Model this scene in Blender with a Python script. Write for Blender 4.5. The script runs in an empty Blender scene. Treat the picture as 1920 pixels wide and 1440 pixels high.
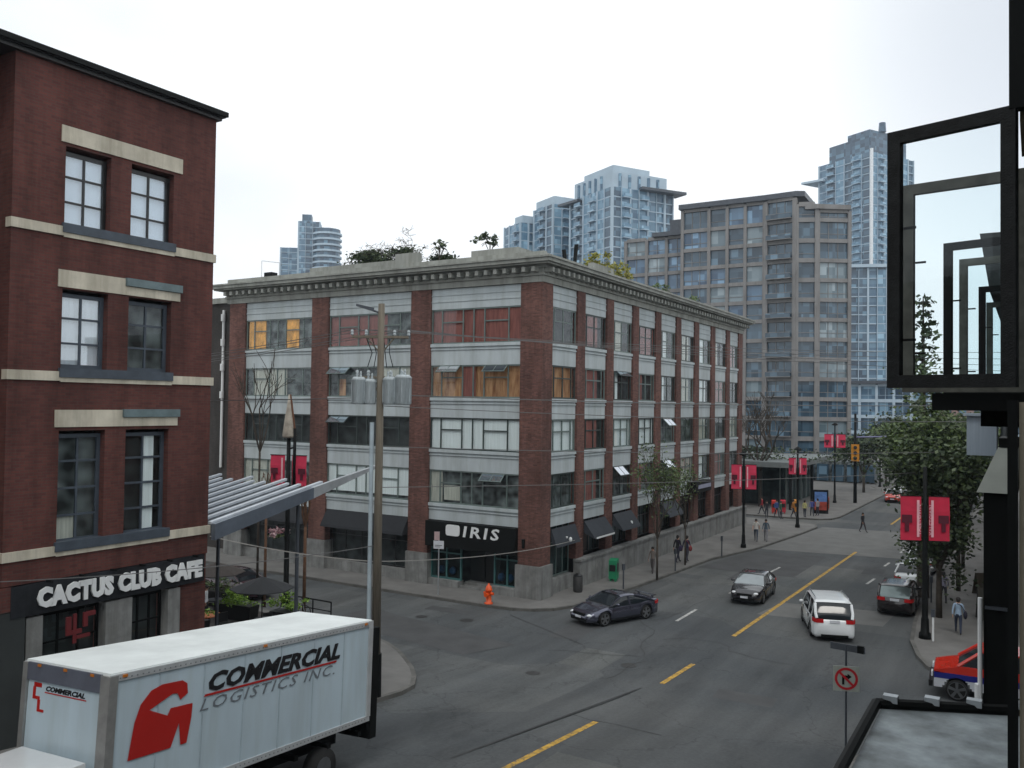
import bpy, bmesh, math, random
from mathutils import Vector, Matrix
random.seed(7)
R = math.radians
scn = bpy.context.scene
COL = scn.collection

# ------------------------------------------------------------------ helpers
class MB:
    """collects simple shapes; build() links them as ONE mesh object"""
    def __init__(s): s.v = []; s.f = []; s.m = []; s.cur = 0; s.sm = []; s.smooth = False
    def add(s, vs, fs):
        b = len(s.v); s.v += [tuple(v) for v in vs]
        for f in fs:
            s.f.append(tuple(b + i for i in f)); s.m.append(s.cur); s.sm.append(s.smooth)
        return s
    def hexa(s, p):
        return s.add(p, [(0, 3, 2, 1), (4, 5, 6, 7), (0, 1, 5, 4), (1, 2, 6, 5), (2, 3, 7, 6), (3, 0, 4, 7)])
    def box(s, x0, x1, y0, y1, z0, z1):
        if x0 > x1: x0, x1 = x1, x0
        if y0 > y1: y0, y1 = y1, y0
        if z0 > z1: z0, z1 = z1, z0
        return s.hexa([(x0, y0, z0), (x1, y0, z0), (x1, y1, z0), (x0, y1, z0), (x0, y0, z1), (x1, y0, z1), (x1, y1, z1), (x0, y1, z1)])
    def fbox(s, F, a0, a1, z0, z1, d0, d1):
        """box on a facade frame F=(origin,u,n): a along the wall, z up, d inward"""
        o, u, n = F
        def P(a, z, d): return (o[0] + u[0]*a - n[0]*d, o[1] + u[1]*a - n[1]*d, o[2] + z)
        return s.hexa([P(a0, z0, d0), P(a1, z0, d0), P(a1, z0, d1), P(a0, z0, d1), P(a0, z1, d0), P(a1, z1, d0), P(a1, z1, d1), P(a0, z1, d1)])
    def cyl(s, p0, p1, r0, r1=None, n=10, caps=True):
        r1 = r0 if r1 is None else r1
        p0 = Vector(p0); p1 = Vector(p1); d = (p1 - p0)
        if d.length < 1e-6: return s
        d.normalize(); a = d.orthogonal().normalized(); b = d.cross(a)
        vs = []
        for k in range(n):
            t = 2*math.pi*k/n; w = a*math.cos(t) + b*math.sin(t); vs.append(p0 + w*r0); vs.append(p1 + w*r1)
        fs = [(2*k, 2*((k+1) % n), 2*((k+1) % n)+1, 2*k+1) for k in range(n)]
        if caps: fs += [tuple(2*k for k in range(n))[::-1], tuple(2*k+1 for k in range(n))]
        return s.add(vs, fs)
    def tube(s, pts, r, n=6):
        for a, b in zip(pts[:-1], pts[1:]): s.cyl(a, b, r, r, n, True)
        return s
    def lathe(s, c, prof, n=12):
        vs = []; m = len(prof)
        for k in range(n):
            t = 2*math.pi*k/n
            for (r, z) in prof: vs.append((c[0] + r*math.cos(t), c[1] + r*math.sin(t), c[2] + z))
        fs = []
        for k in range(n):
            k2 = (k+1) % n
            for j in range(m-1): fs.append((k*m+j, k2*m+j, k2*m+j+1, k*m+j+1))
        fs.append(tuple(k*m for k in range(n))[::-1]); fs.append(tuple(k*m+m-1 for k in range(n)))
        return s.add(vs, fs)
    def ball(s, c, rx, ry, rz, n=8, m=5):
        vs = [(c[0], c[1], c[2]-rz)]
        for j in range(1, m):
            ph = -math.pi/2 + math.pi*j/m
            for k in range(n):
                t = 2*math.pi*k/n; vs.append((c[0]+rx*math.cos(ph)*math.cos(t), c[1]+ry*math.cos(ph)*math.sin(t), c[2]+rz*math.sin(ph)))
        vs.append((c[0], c[1], c[2]+rz)); fs = []
        for k in range(n):
            k2 = (k+1) % n; fs.append((0, 1+k2, 1+k))
            for j in range(m-2): fs.append((1+j*n+k, 1+j*n+k2, 1+(j+1)*n+k2, 1+(j+1)*n+k))
            fs.append((len(vs)-1, 1+(m-2)*n+k, 1+(m-2)*n+k2))
        return s.add(vs, fs)
    def prism(s, poly, z0, z1):
        n = len(poly); vs = [(x, y, z0) for x, y in poly] + [(x, y, z1) for x, y in poly]
        return s.add(vs, [tuple(range(n))[::-1], tuple(range(n, 2*n))] + [(k, (k+1) % n, n+(k+1) % n, n+k) for k in range(n)])
    def extr(s, F, poly, d0, d1):
        """polygon (a,z) on facade frame extruded from d0 to d1"""
        o, u, n = F; N = len(poly)
        def P(a, z, d): return (o[0] + u[0]*a - n[0]*d, o[1] + u[1]*a - n[1]*d, o[2] + z)
        vs = [P(a, z, d0) for a, z in poly] + [P(a, z, d1) for a, z in poly]
        return s.add(vs, [tuple(range(N)), tuple(range(N, 2*N))[::-1]] + [(k, N+k, N+(k+1) % N, (k+1) % N) for k in range(N)])
    def build(s, name, mats, parent=None, world=True, smooth=None):
        me = bpy.data.meshes.new(name)
        off = parent_world(parent) if (parent and world) else Vector((0, 0, 0))
        me.from_pydata([(v[0]-off.x, v[1]-off.y, v[2]-off.z) for v in s.v], [], s.f)
        if not isinstance(mats, (list, tuple)): mats = [mats]
        for m in mats: me.materials.append(m)
        me.polygons.foreach_set('material_index', s.m)
        me.polygons.foreach_set('use_smooth', s.sm if smooth is None else [smooth]*len(s.f))
        me.update()
        bm = bmesh.new(); bm.from_mesh(me); bmesh.ops.recalc_face_normals(bm, faces=bm.faces); bm.to_mesh(me); bm.free()
        o = bpy.data.objects.new(name, me); COL.objects.link(o)
        if parent: o.parent = parent
        return o

def parent_world(p):
    v = Vector((0, 0, 0))
    while p is not None: v += p.location; p = p.parent
    return v
def tag(o, label=None, cat=None, group=None, kind=None):
    if label: o['label'] = label
    if cat: o['category'] = cat
    if group: o['group'] = group
    if kind: o['kind'] = kind
    return o
def thing(name, label, cat, loc=(0, 0, 0), rz=0, group=None):
    o = bpy.data.objects.new(name, None); COL.objects.link(o); o.location = loc; o.rotation_euler = (0, 0, rz)
    o.empty_display_size = .3
    return tag(o, label, cat, group)
def copy_tree(o, parent=None):
    c = o.copy(); COL.objects.link(c)
    if parent: c.parent = parent
    for ch in list(o.children): copy_tree(ch, c)
    return c
def place(root, loc, rz=0, label=None):
    c = copy_tree(root); c.location = loc; c.rotation_euler = (0, 0, rz)
    if label: c['label'] = label
    return c
def text(name, body, size, M, mat, parent, ext=.01, bold=0., shear=0., sx=1., spacing=1., world=True, fit=None):
    """M: 4x4 matrix putting the text's xy plane in the world"""
    cu = bpy.data.curves.new(name, 'FONT'); cu.body = body; cu.size = size; cu.extrude = ext; cu.offset = bold
    cu.shear = shear; cu.space_character = spacing; cu.resolution_u = 2; cu.align_x = 'LEFT'
    t = bpy.data.objects.new(name, cu); COL.objects.link(t)
    dg = bpy.context.evaluated_depsgraph_get(); dg.update()
    me = bpy.data.meshes.new_from_object(t.evaluated_get(dg)); bpy.data.objects.remove(t)
    off = parent_world(parent) if (parent and world) else Vector((0, 0, 0))
    if fit:
        xs_ = [v.co.x for v in me.vertices]; ys_ = [v.co.y for v in me.vertices]; kx = fit[0]/(max(xs_)-min(xs_)); ky = fit[1]/(max(ys_)-min(ys_)); x0, y0 = min(xs_), min(ys_)
        for v in me.vertices: v.co.x = (v.co.x-x0)*kx; v.co.y = (v.co.y-y0)*ky
    for v in me.vertices: v.co = M @ Vector((v.co.x*sx, v.co.y, v.co.z)) - off
    me.materials.clear(); me.materials.append(mat)
    o = bpy.data.objects.new(name, me); COL.objects.link(o); o.parent = parent
    return o
def frameM(o, u, up, n):
    return Matrix(((u[0], up[0], n[0], o[0]), (u[1], up[1], n[1], o[1]), (u[2], up[2], n[2], o[2]), (0, 0, 0, 1)))

# ------------------------------------------------------------------ materials
def nt(name):
    m = bpy.data.materials.new(name); m.use_nodes = True; t = m.node_tree
    return m, t, t.nodes['Principled BSDF'], t.links
def streaks(t, L, tc, src, amount):
    """rain streaks and grime running down a wall"""
    mp = t.nodes.new('ShaderNodeMapping'); mp.inputs['Scale'].default_value = (1.3, 1.3, .14); L.new(tc.outputs['Object'], mp.inputs[0])
    n = t.nodes.new('ShaderNodeTexNoise'); n.inputs['Scale'].default_value = 1.3; n.inputs['Detail'].default_value = 7; n.inputs['Roughness'].default_value = .7; L.new(mp.outputs[0], n.inputs[0])
    r = t.nodes.new('ShaderNodeValToRGB'); L.new(n.outputs['Fac'], r.inputs[0]); k = 1-amount
    r.color_ramp.elements[0].position = .34; r.color_ramp.elements[0].color = (k, k*.99, k*.96, 1); r.color_ramp.elements[1].position = .56; r.color_ramp.elements[1].color = (1.04, 1.04, 1.04, 1)
    x = t.nodes.new('ShaderNodeMix'); x.data_type = 'RGBA'; x.blend_type = 'MULTIPLY'; x.inputs[0].default_value = 1; L.new(src, x.inputs[6]); L.new(r.outputs[0], x.inputs[7]); return x.outputs[2]
def mat(name, c, rough=.7, var=.15, scale=2., metal=0., bump=0., spec=.5, coat=0., detail=4., stretch=None, c2=None, coord='Object', streak=0., wear=None):
    m, t, b, L = nt(name)
    b.inputs['Roughness'].default_value = rough; b.inputs['Metallic'].default_value = metal
    b.inputs['Specular IOR Level'].default_value = spec; b.inputs['Coat Weight'].default_value = coat
    b.inputs['Coat Roughness'].default_value = .05
    tc = t.nodes.new('ShaderNodeTexCoord'); no = t.nodes.new('ShaderNodeTexNoise')
    no.inputs['Scale'].default_value = scale; no.inputs['Detail'].default_value = detail; no.inputs['Roughness'].default_value = .6
    src = tc.outputs[coord]
    if stretch:
        mp = t.nodes.new('ShaderNodeMapping'); mp.inputs['Scale'].default_value = stretch; L.new(src, mp.inputs['Vector']); src = mp.outputs['Vector']
    L.new(src, no.inputs['Vector'])
    cr = t.nodes.new('ShaderNodeValToRGB'); L.new(no.outputs['Fac'], cr.inputs['Fac'])
    a = [x*(1-var) for x in c]; d = [min(1, x*(1+var)) for x in (c2 or c)]
    cr.color_ramp.elements[0].position = .3; cr.color_ramp.elements[1].position = .7
    cr.color_ramp.elements[0].color = (*a, 1); cr.color_ramp.elements[1].color = (*d, 1)
    out = cr.outputs['Color']
    if streak: out = streaks(t, L, tc, out, streak)
    if wear:
        nw = t.nodes.new('ShaderNodeTexNoise'); nw.inputs['Scale'].default_value = 5; nw.inputs['Detail'].default_value = 8; nw.inputs['Roughness'].default_value = .75; L.new(src, nw.inputs['Vector'])
        rw = t.nodes.new('ShaderNodeValToRGB'); L.new(nw.outputs['Fac'], rw.inputs['Fac']); rw.color_ramp.elements[0].position = .38; rw.color_ramp.elements[1].position = .52
        mw_ = t.nodes.new('ShaderNodeMix'); mw_.data_type = 'RGBA'; L.new(rw.outputs[0], mw_.inputs[0]); mw_.inputs[6].default_value = (*wear, 1); L.new(out, mw_.inputs[7]); out = mw_.outputs[2]
    L.new(out, b.inputs['Base Color'])
    if bump:
        n2 = t.nodes.new('ShaderNodeTexNoise'); n2.inputs['Scale'].default_value = scale*8; n2.inputs['Detail'].default_value = 3
        L.new(src, n2.inputs['Vector'])
        bp = t.nodes.new('ShaderNodeBump'); bp.inputs['Strength'].default_value = bump; bp.inputs['Distance'].default_value = .02
        L.new(n2.outputs['Fac'], bp.inputs['Height']); L.new(bp.outputs['Normal'], b.inputs['Normal'])
    return m
def brick_mat(name, c1, c2, mortar, bw=.24, bh=.08, stain=.35):
    m, t, b, L = nt(name); b.inputs['Roughness'].default_value = .85
    b.inputs['Specular IOR Level'].default_value = .25
    tc = t.nodes.new('ShaderNodeTexCoord'); sp = t.nodes.new('ShaderNodeSeparateXYZ'); L.new(tc.outputs['Object'], sp.inputs[0])
    ad = t.nodes.new('ShaderNodeMath'); L.new(sp.outputs['X'], ad.inputs[0]); L.new(sp.outputs['Y'], ad.inputs[1])
    cb = t.nodes.new('ShaderNodeCombineXYZ'); L.new(ad.outputs[0], cb.inputs['X']); L.new(sp.outputs['Z'], cb.inputs['Y'])
    br = t.nodes.new('ShaderNodeTexBrick'); L.new(cb.outputs[0], br.inputs['Vector'])
    br.inputs['Scale'].default_value = 1; br.inputs['Brick Width'].default_value = bw; br.inputs['Row Height'].default_value = bh
    br.inputs['Mortar Size'].default_value = .008; br.inputs['Color1'].default_value = (*c1, 1); br.inputs['Color2'].default_value = (*c2, 1)
    br.inputs['Mortar'].default_value = (*mortar, 1)
    no = t.nodes.new('ShaderNodeTexNoise'); no.inputs['Scale'].default_value = .45; no.inputs['Detail'].default_value = 7; no.inputs['Roughness'].default_value = .65
    mp = t.nodes.new('ShaderNodeMapping'); mp.inputs['Scale'].default_value = (1, 1, .5); L.new(tc.outputs['Object'], mp.inputs[0]); L.new(mp.outputs[0], no.inputs['Vector'])
    cr = t.nodes.new('ShaderNodeValToRGB'); L.new(no.outputs['Fac'], cr.inputs['Fac'])
    cr.color_ramp.elements[0].position = .35; cr.color_ramp.elements[1].position = .68
    k = 1-stain; cr.color_ramp.elements[0].color = (k, k, k, 1); cr.color_ramp.elements[1].color = (1.12, 1.1, 1.08, 1)
    mx = t.nodes.new('ShaderNodeMix'); mx.data_type = 'RGBA'; mx.blend_type = 'MULTIPLY'; mx.inputs[0].default_value = 1
    L.new(br.outputs['Color'], mx.inputs[6]); L.new(cr.outputs['Color'], mx.inputs[7]); L.new(streaks(t, L, tc, mx.outputs[2], .28), b.inputs['Base Color'])
    bp = t.nodes.new('ShaderNodeBump'); bp.inputs['Strength'].default_value = .4; bp.inputs['Distance'].default_value = .01; bp.invert = True
    L.new(br.outputs['Fac'], bp.inputs['Height']); L.new(bp.outputs[0], b.inputs['Normal'])
    return m
def glass_mat(name, tint=(.75, .8, .8), rough=.02, ior=1.5, extra=.04):
    m, t, b, L = nt(name); t.nodes.remove(b); out = t.nodes['Material Output']
    tr = t.nodes.new('ShaderNodeBsdfTransparent'); tr.inputs[0].default_value = (*tint, 1)
    gl = t.nodes.new('ShaderNodeBsdfGlossy'); gl.inputs['Roughness'].default_value = rough; gl.inputs[0].default_value = (.9, .95, 1, 1)
    fr = t.nodes.new('ShaderNodeFresnel'); fr.inputs[0].default_value = ior
    ad = t.nodes.new('ShaderNodeMath'); ad.inputs[1].default_value = extra; L.new(fr.outputs[0], ad.inputs[0])
    ge = t.nodes.new('ShaderNodeNewGeometry'); iv = t.nodes.new('ShaderNodeMath'); iv.operation = 'SUBTRACT'; iv.inputs[0].default_value = 1; L.new(ge.outputs['Backfacing'], iv.inputs[1])
    a2 = t.nodes.new('ShaderNodeMath'); a2.operation = 'MULTIPLY'; L.new(ad.outputs[0], a2.inputs[0]); L.new(iv.outputs[0], a2.inputs[1])
    mx = t.nodes.new('ShaderNodeMixShader'); L.new(a2.outputs[0], mx.inputs[0]); L.new(tr.outputs[0], mx.inputs[1]); L.new(gl.outputs[0], mx.inputs[2])
    no = t.nodes.new('ShaderNodeTexNoise'); no.inputs['Scale'].default_value = .8; tc = t.nodes.new('ShaderNodeTexCoord'); L.new(tc.outputs['Object'], no.inputs[0])
    bp = t.nodes.new('ShaderNodeBump'); bp.inputs['Strength'].default_value = .05; bp.inputs['Distance'].default_value = .03
    L.new(no.outputs['Fac'], bp.inputs['Height']); L.new(bp.outputs[0], gl.inputs['Normal']); L.new(mx.outputs[0], out.inputs[0])
    return m
def tower_glass(name, c1, c2, sx=1.3, sz=3., rough=.12, spec=.7):
    """far glazing: colour varies from pane to pane"""
    m, t, b, L = nt(name); b.inputs['Roughness'].default_value = rough; b.inputs['Specular IOR Level'].default_value = spec
    tc = t.nodes.new('ShaderNodeTexCoord'); mp = t.nodes.new('ShaderNodeMapping'); mp.inputs['Scale'].default_value = (1/sx, 1/sx, 1/sz)
    L.new(tc.outputs['Object'], mp.inputs[0]); fl = t.nodes.new('ShaderNodeVectorMath'); fl.operation = 'FLOOR'; L.new(mp.outputs[0], fl.inputs[0])
    wn = t.nodes.new('ShaderNodeTexWhiteNoise'); L.new(fl.outputs[0], wn.inputs[0])
    cr = t.nodes.new('ShaderNodeValToRGB'); L.new(wn.outputs['Value'], cr.inputs[0])
    cr.color_ramp.elements[0].color = (*c1, 1); cr.color_ramp.elements[1].color = (*c2, 1)
    e = cr.color_ramp.elements.new(.8); e.color = tuple((a*.6+b2*.4) for a, b2 in zip(c1, c2)) + (1,)
    L.new(cr.outputs[0], b.inputs['Base Color'])
    return m

M = {}
M['brick_a'] = brick_mat('brick_oxblood', (.142, .05, .042), (.1, .037, .033), (.095, .058, .05))
M['brick_b'] = brick_mat('brick_red', (.225, .105, .085), (.13, .06, .05), (.14, .1, .09), stain=.45)
M['stone'] = mat('pale_limestone', (.52, .48, .39), .85, .16, 1.2, streak=.3, bump=.3)
M['concrete_band'] = mat('grey_concrete', (.43, .48, .495), .85, .12, .8, bump=.3, stretch=(1, 1, .35), streak=.13)
M['cornice'] = mat('cornice_stone', (.28, .29, .265), .85, .18, .9, bump=.2, stretch=(1, 1, .5), streak=.3)
M['plinth'] = mat('plinth_stone', (.2, .205, .2), .9, .25, 1.6, bump=.4, streak=.35)
M['pave'] = mat('pavement', (.15, .147, .14), .92, .2, .7, bump=.3)
M['kerb'] = mat('kerb_concrete', (.11, .108, .1), .9, .3, 1.2)  # colour darkened for the shaded kerb face and wet gutter
M['frame'] = mat('window_frame_green', (.03, .045, .042), .5, .15, 3)
M['frame_l'] = mat('window_frame_grey_green', (.13, .17, .16), .5, .15, 3)
M['slate'] = mat('slate_blue_sill', (.05, .065, .085), .6, .2, 3)
M['flash'] = mat('grey_blue_flashing', (.12, .17, .18), .5, .25, 2)
M['black'] = mat('matt_black', (.005, .006, .006), .6, .2, 3, spec=.15)
M['black_gloss'] = mat('black_metal', (.012, .013, .014), .35, .15, 3)
M['dark'] = mat('dark_interior', (.028, .032, .032), .9, .8, 1.3, detail=1)
M['interior_g'] = mat('interior_grey', (.11, .125, .125), .9, .85, 1.7, detail=1)
M['white'] = mat('white_paint', (.75, .77, .77), .45, .05, 1.5)
M['blind'] = mat('white_blind', (.8, .84, .84), .8, .1, 2, stretch=(6, 6, .3))
M['blind_b'] = mat('sky_tinted_blind', (.72, .82, .88), .7, .06, 1)  # pale blue puts the reflected sky into the blind colour
M['curtain'] = mat('beige_curtain', (.48, .47, .41), .85, .25, 2.5, stretch=(5, 5, .3))
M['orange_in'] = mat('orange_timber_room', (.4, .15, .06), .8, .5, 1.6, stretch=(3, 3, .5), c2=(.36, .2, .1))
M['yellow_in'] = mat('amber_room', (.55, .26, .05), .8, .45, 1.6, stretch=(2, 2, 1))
M['red_in'] = mat('oxblood_blind_and_reflection', (.24, .08, .065), .8, .3, 2.0, stretch=(4, 4, .4))
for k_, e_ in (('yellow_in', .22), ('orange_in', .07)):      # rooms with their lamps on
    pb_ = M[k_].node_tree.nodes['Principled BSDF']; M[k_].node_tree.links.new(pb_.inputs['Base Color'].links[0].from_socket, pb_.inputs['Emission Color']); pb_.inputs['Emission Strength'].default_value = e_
M['glass'] = glass_mat('window_glass', (.96, .98, .98), ior=1.4, extra=.01)
M['glass_sky'] = glass_mat('sky_mirroring_glass', (.96, .98, 1.), ior=1.5, extra=.2)
M['glass_clear'] = glass_mat('clear_window_glass', (.9, .95, .96), ior=1.3, extra=.0)
M['glass_teal'] = glass_mat('shop_glass', (.7, .85, .85), ior=1.3, extra=.02)
M['steel'] = mat('galvanised_steel', (.42, .45, .47), .45, .15, 2, metal=.6)
M['steel_dk'] = mat('dark_steel', (.07, .08, .095), .45, .2, 2, metal=.3)
M['wood_pole'] = mat('weathered_pole_wood', (.15, .13, .1), .9, .3, 3, bump=.4, stretch=(6, 6, .3))
M['transf'] = mat('transformer_grey', (.4, .45, .47), .55, .2, 5, stretch=(4, 4, .5))
M['bark'] = mat('bark', (.055, .045, .035), .95, .35, 6, bump=.5)
M['bark_r'] = mat('reddish_bark', (.11, .055, .03), .95, .3, 6, bump=.5)
M['banner'] = mat('pink_banner_cloth', (.62, .035, .09), .8, .12, 2)
M['banner_r'] = mat('crimson_banner_cloth', (.5, .015, .05), .8, .12, 2)
M['banner_dk'] = mat('banner_dark_print', (.09, .006, .02), .8, .12, 2)
M['banner_pk'] = mat('banner_pale_print', (.8, .45, .5), .8, .12, 2)
M['hyd'] = mat('hydrant_orange', (.75, .09, .01), .45, .12, 4)
M['green_p'] = mat('green_plastic', (.01, .2, .09), .5, .15, 3)
M['yellow_l'] = mat('yellow_road_paint', (.5, .3, .045), .8, .3, 3, wear=(.12, .1, .07))
M['white_l'] = mat('white_road_paint', (.48, .48, .46), .8, .3, 3, wear=(.11, .11, .11))
M['iron'] = mat('cast_iron', (.035, .035, .035), .6, .3, 6)
M['rub'] = mat('rubber', (.013, .013, .013), .85, .2, 6)
M['rim'] = mat('alloy', (.25, .26, .27), .35, .15, 4, metal=.8)
M['chrome'] = mat('bright_metal', (.6, .62, .64), .2, .05, 4, metal=.9)
M['lampglass'] = mat('headlamp_lens', (.75, .78, .8), .1, .05, 4)
M['tail'] = mat('tail_lamp_red', (.45, .01, .012), .2, .1, 4)
M['plate'] = mat('number_plate', (.6, .62, .66), .5, .1, 4)
M['carglass'] = mat('tinted_car_glass', (.012, .016, .02), .09, .1, 2, spec=.5)
M['skin'] = mat('skin', (.42, .25, .18), .6, .08, 6)
M['hair'] = mat('dark_hair', (.015, .012, .01), .8, .2, 12)
def paint(name, c, metal=0., rough=.25): return mat(name, c, rough, .05, 1.5, metal=metal, coat=.8)
def cloth(name, c): return mat(name, c, .9, .15, 8)

def leaf_mat(name, c, c2):
    m, t, b, L = nt(name); b.inputs['Roughness'].default_value = .55
    g = t.nodes.new('ShaderNodeNewGeometry'); cr = t.nodes.new('ShaderNodeValToRGB'); L.new(g.outputs['Random Per Island'], cr.inputs[0])
    cr.color_ramp.elements[0].color = (*c, 1); cr.color_ramp.elements[1].color = (*c2, 1); L.new(cr.outputs[0], b.inputs['Base Color'])
    return m
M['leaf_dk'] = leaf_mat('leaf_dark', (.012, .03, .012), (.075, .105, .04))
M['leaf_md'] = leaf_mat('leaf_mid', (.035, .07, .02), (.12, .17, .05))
M['leaf_lt'] = leaf_mat('leaf_bright', (.11, .24, .02), (.28, .42, .06))
M['leaf_y'] = leaf_mat('leaf_yellow_green', (.16, .18, .02), (.4, .36, .06))
M['leaf_pk'] = leaf_mat('petals_pink', (.4, .16, .2), (.6, .5, .5))

def asphalt():
    m, t, b, L = nt('asphalt'); b.inputs['Roughness'].default_value = .88; b.inputs['Specular IOR Level'].default_value = .3
    tc = t.nodes.new('ShaderNodeTexCoord')
    def noise(s, d=5, r=.6, st=None):
        n = t.nodes.new('ShaderNodeTexNoise'); n.inputs['Scale'].default_value = s; n.inputs['Detail'].default_value = d; n.inputs['Roughness'].default_value = r
        if st:
            mp = t.nodes.new('ShaderNodeMapping'); mp.inputs['Scale'].default_value = st; L.new(tc.outputs['Object'], mp.inputs[0]); L.new(mp.outputs[0], n.inputs[0])
        else: L.new(tc.outputs['Object'], n.inputs[0])
        return n
    def ramp(src, p0, c0, p1, c1):
        r = t.nodes.new('ShaderNodeValToRGB'); L.new(src, r.inputs[0]); e = r.color_ramp.elements
        e[0].position = p0; e[0].color = (*c0, 1); e[1].position = p1; e[1].color = (*c1, 1); return r
    def mul(a, b2):
        x = t.nodes.new('ShaderNodeMix'); x.data_type = 'RGBA'; x.blend_type = 'MULTIPLY'; x.inputs[0].default_value = 1
        L.new(a, x.inputs[6]); L.new(b2, x.inputs[7]); return x.outputs[2]
    base = ramp(noise(.13, 4, .5).outputs[0], .36, (.078, .086, .09), .64, (.118, .122, .12))
    trk = ramp(noise(.5, 4, .6, (1.6, .12, 1)).outputs[0], .35, (.8, .8, .8), .65, (1.1, 1.1, 1.1))
    fine = ramp(noise(9, 6, .7).outputs[0], .3, (.84, .84, .84), .7, (1.14, 1.14, 1.14))
    c = mul(mul(base.outputs[0], trk.outputs[0]), fine.outputs[0])
    # repair patches with their own outline
    vo = t.nodes.new('ShaderNodeTexVoronoi'); vo.distance = 'CHEBYCHEV'; vo.inputs['Scale'].default_value = .11; vo.inputs['Randomness'].default_value = .9
    L.new(tc.outputs['Object'], vo.inputs['Vector'])
    sp = t.nodes.new('ShaderNodeSeparateColor'); L.new(vo.outputs['Color'], sp.inputs[0])
    pr = ramp(sp.outputs[0], .3, (.83, .84, .86), .72, (1.1, 1.09, 1.06)); pr.color_ramp.interpolation = 'CONSTANT'
    e = pr.color_ramp.elements.new(.45); e.color = (1, 1, 1, 1)
    c = mul(c, pr.outputs[0])
    # oil and tyre stains
    st = ramp(noise(.35, 6, .75, (1.3, .45, 1)).outputs[0], .3, (.72, .72, .72), .46, (1, 1, 1)); c = mul(c, st.outputs[0])
    # cracks sealed with tar
    vc = t.nodes.new('ShaderNodeTexVoronoi'); vc.feature = 'DISTANCE_TO_EDGE'; vc.inputs['Scale'].default_value = .16
    nd = noise(.6, 4, .6); vm = t.nodes.new('ShaderNodeVectorMath'); vm.operation = 'MULTIPLY_ADD'; vm.inputs[1].default_value = (2.6, 2.6, 2.6)
    L.new(nd.outputs['Color'], vm.inputs[0]); L.new(tc.outputs['Object'], vm.inputs[2]); L.new(vm.outputs[0], vc.inputs['Vector'])
    ck = ramp(vc.outputs['Distance'], .002, (.74, .74, .74), .008, (1, 1, 1)); c = mul(c, ck.outputs[0])
    L.new(c, b.inputs['Base Color'])
    bp = t.nodes.new('ShaderNodeBump'); bp.inputs['Strength'].default_value = .3; bp.inputs['Distance'].default_value = .01
    L.new(noise(30, 3).outputs[0], bp.inputs['Height']); L.new(bp.outputs[0], b.inputs['Normal'])
    return m
M['asphalt'] = asphalt()
M['ground'] = mat('distant_ground', (.08, .085, .08), .95, .2, .05)

# ------------------------------------------------------------------ camera, light, sky
H = 10.8
YAW, PIT, ROL = R(31.3), R(1.38), R(.74)
cam = bpy.data.objects.new('camera', bpy.data.cameras.new('camera')); COL.objects.link(cam)
F0 = Vector((-math.sin(YAW), math.cos(YAW), 0)); R0 = Vector((math.cos(YAW), math.sin(YAW), 0)); U0 = Vector((0, 0, 1))
Fw = F0*math.cos(PIT) + U0*math.sin(PIT); Up = U0*math.cos(PIT) - F0*math.sin(PIT)
Rt = R0*math.cos(ROL) + Up*math.sin(ROL); U2 = Up*math.cos(ROL) - R0*math.sin(ROL)
mw = Matrix((Rt, U2, -Fw)).transposed().to_4x4(); mw.translation = (0, 0, H); cam.matrix_world = mw
cam.data.sensor_width = 36; cam.data.lens = 1614/1920*36; cam.data.clip_start = .1; cam.data.clip_end = 6000
scn.camera = cam
scn.view_settings.view_transform = 'Standard'; scn.view_settings.look = 'None'; scn.view_settings.gamma = 1
scn.view_settings.exposure = 0
scn.cycles.transparent_max_bounces = 24

SUN_EL, SUN_AZ = R(54), R(148)      # azimuth clockwise from +Y
w = bpy.data.worlds.new('World'); scn.world = w; w.use_nodes = True
t = w.node_tree; L = t.links; bg = t.nodes['Background']
sky = t.nodes.new('ShaderNodeTexSky'); sky.sky_type = 'NISHITA'; sky.sun_disc = False
sky.sun_elevation = SUN_EL; sky.sun_rotation = SUN_AZ
tc = t.nodes.new('ShaderNodeTexCoord')
mp = t.nodes.new('ShaderNodeMapping'); mp.inputs['Scale'].default_value = (1, 1, 2.2); mp.inputs['Location'].default_value = (.35, .1, .0)
L.new(tc.outputs['Generated'], mp.inputs[0])
no = t.nodes.new('ShaderNodeTexNoise'); no.inputs['Scale'].default_value = 1.5; no.inputs['Detail'].default_value = 5; no.inputs['Roughness'].default_value = .5
L.new(mp.outputs[0], no.inputs[0])
cr = t.nodes.new('ShaderNodeValToRGB'); L.new(no.outputs['Fac'], cr.inputs[0])
cr.color_ramp.elements[0].position = .34; cr.color_ramp.elements[0].color = (.72, .72, .72, 1)
cr.color_ramp.elements[1].position = .5; cr.color_ramp.elements[1].color = (1, 1, 1, 1)
mx = t.nodes.new('ShaderNodeMix'); mx.data_type = 'RGBA'; L.new(cr.outputs[0], mx.inputs[0]); L.new(sky.outputs[0], mx.inputs[6])
mx.inputs[7].default_value = (11.2, 11.6, 11.9, 1)
vd = t.nodes.new('ShaderNodeVectorMath'); vd.operation = 'DOT_PRODUCT'; L.new(tc.outputs['Generated'], vd.inputs[0]); vd.inputs[1].default_value = (0.055, .925, .375)
r2 = t.nodes.new('ShaderNodeValToRGB'); L.new(vd.outputs['Value'], r2.inputs[0])
r2.color_ramp.elements[0].position = .965; r2.color_ramp.elements[0].color = (1, 1, 1, 1); r2.color_ramp.elements[1].position = .995; r2.color_ramp.elements[1].color = (.66, .66, .66, 1)
m3 = t.nodes.new('ShaderNodeMath'); m3.operation = 'MULTIPLY'; L.new(cr.outputs[0], m3.inputs[0]); L.new(r2.outputs[0], m3.inputs[1]); L.new(m3.outputs[0], mx.inputs[0])
L.new(mx.outputs[2], bg.inputs[0]); bg.inputs[1].default_value = .1
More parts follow.
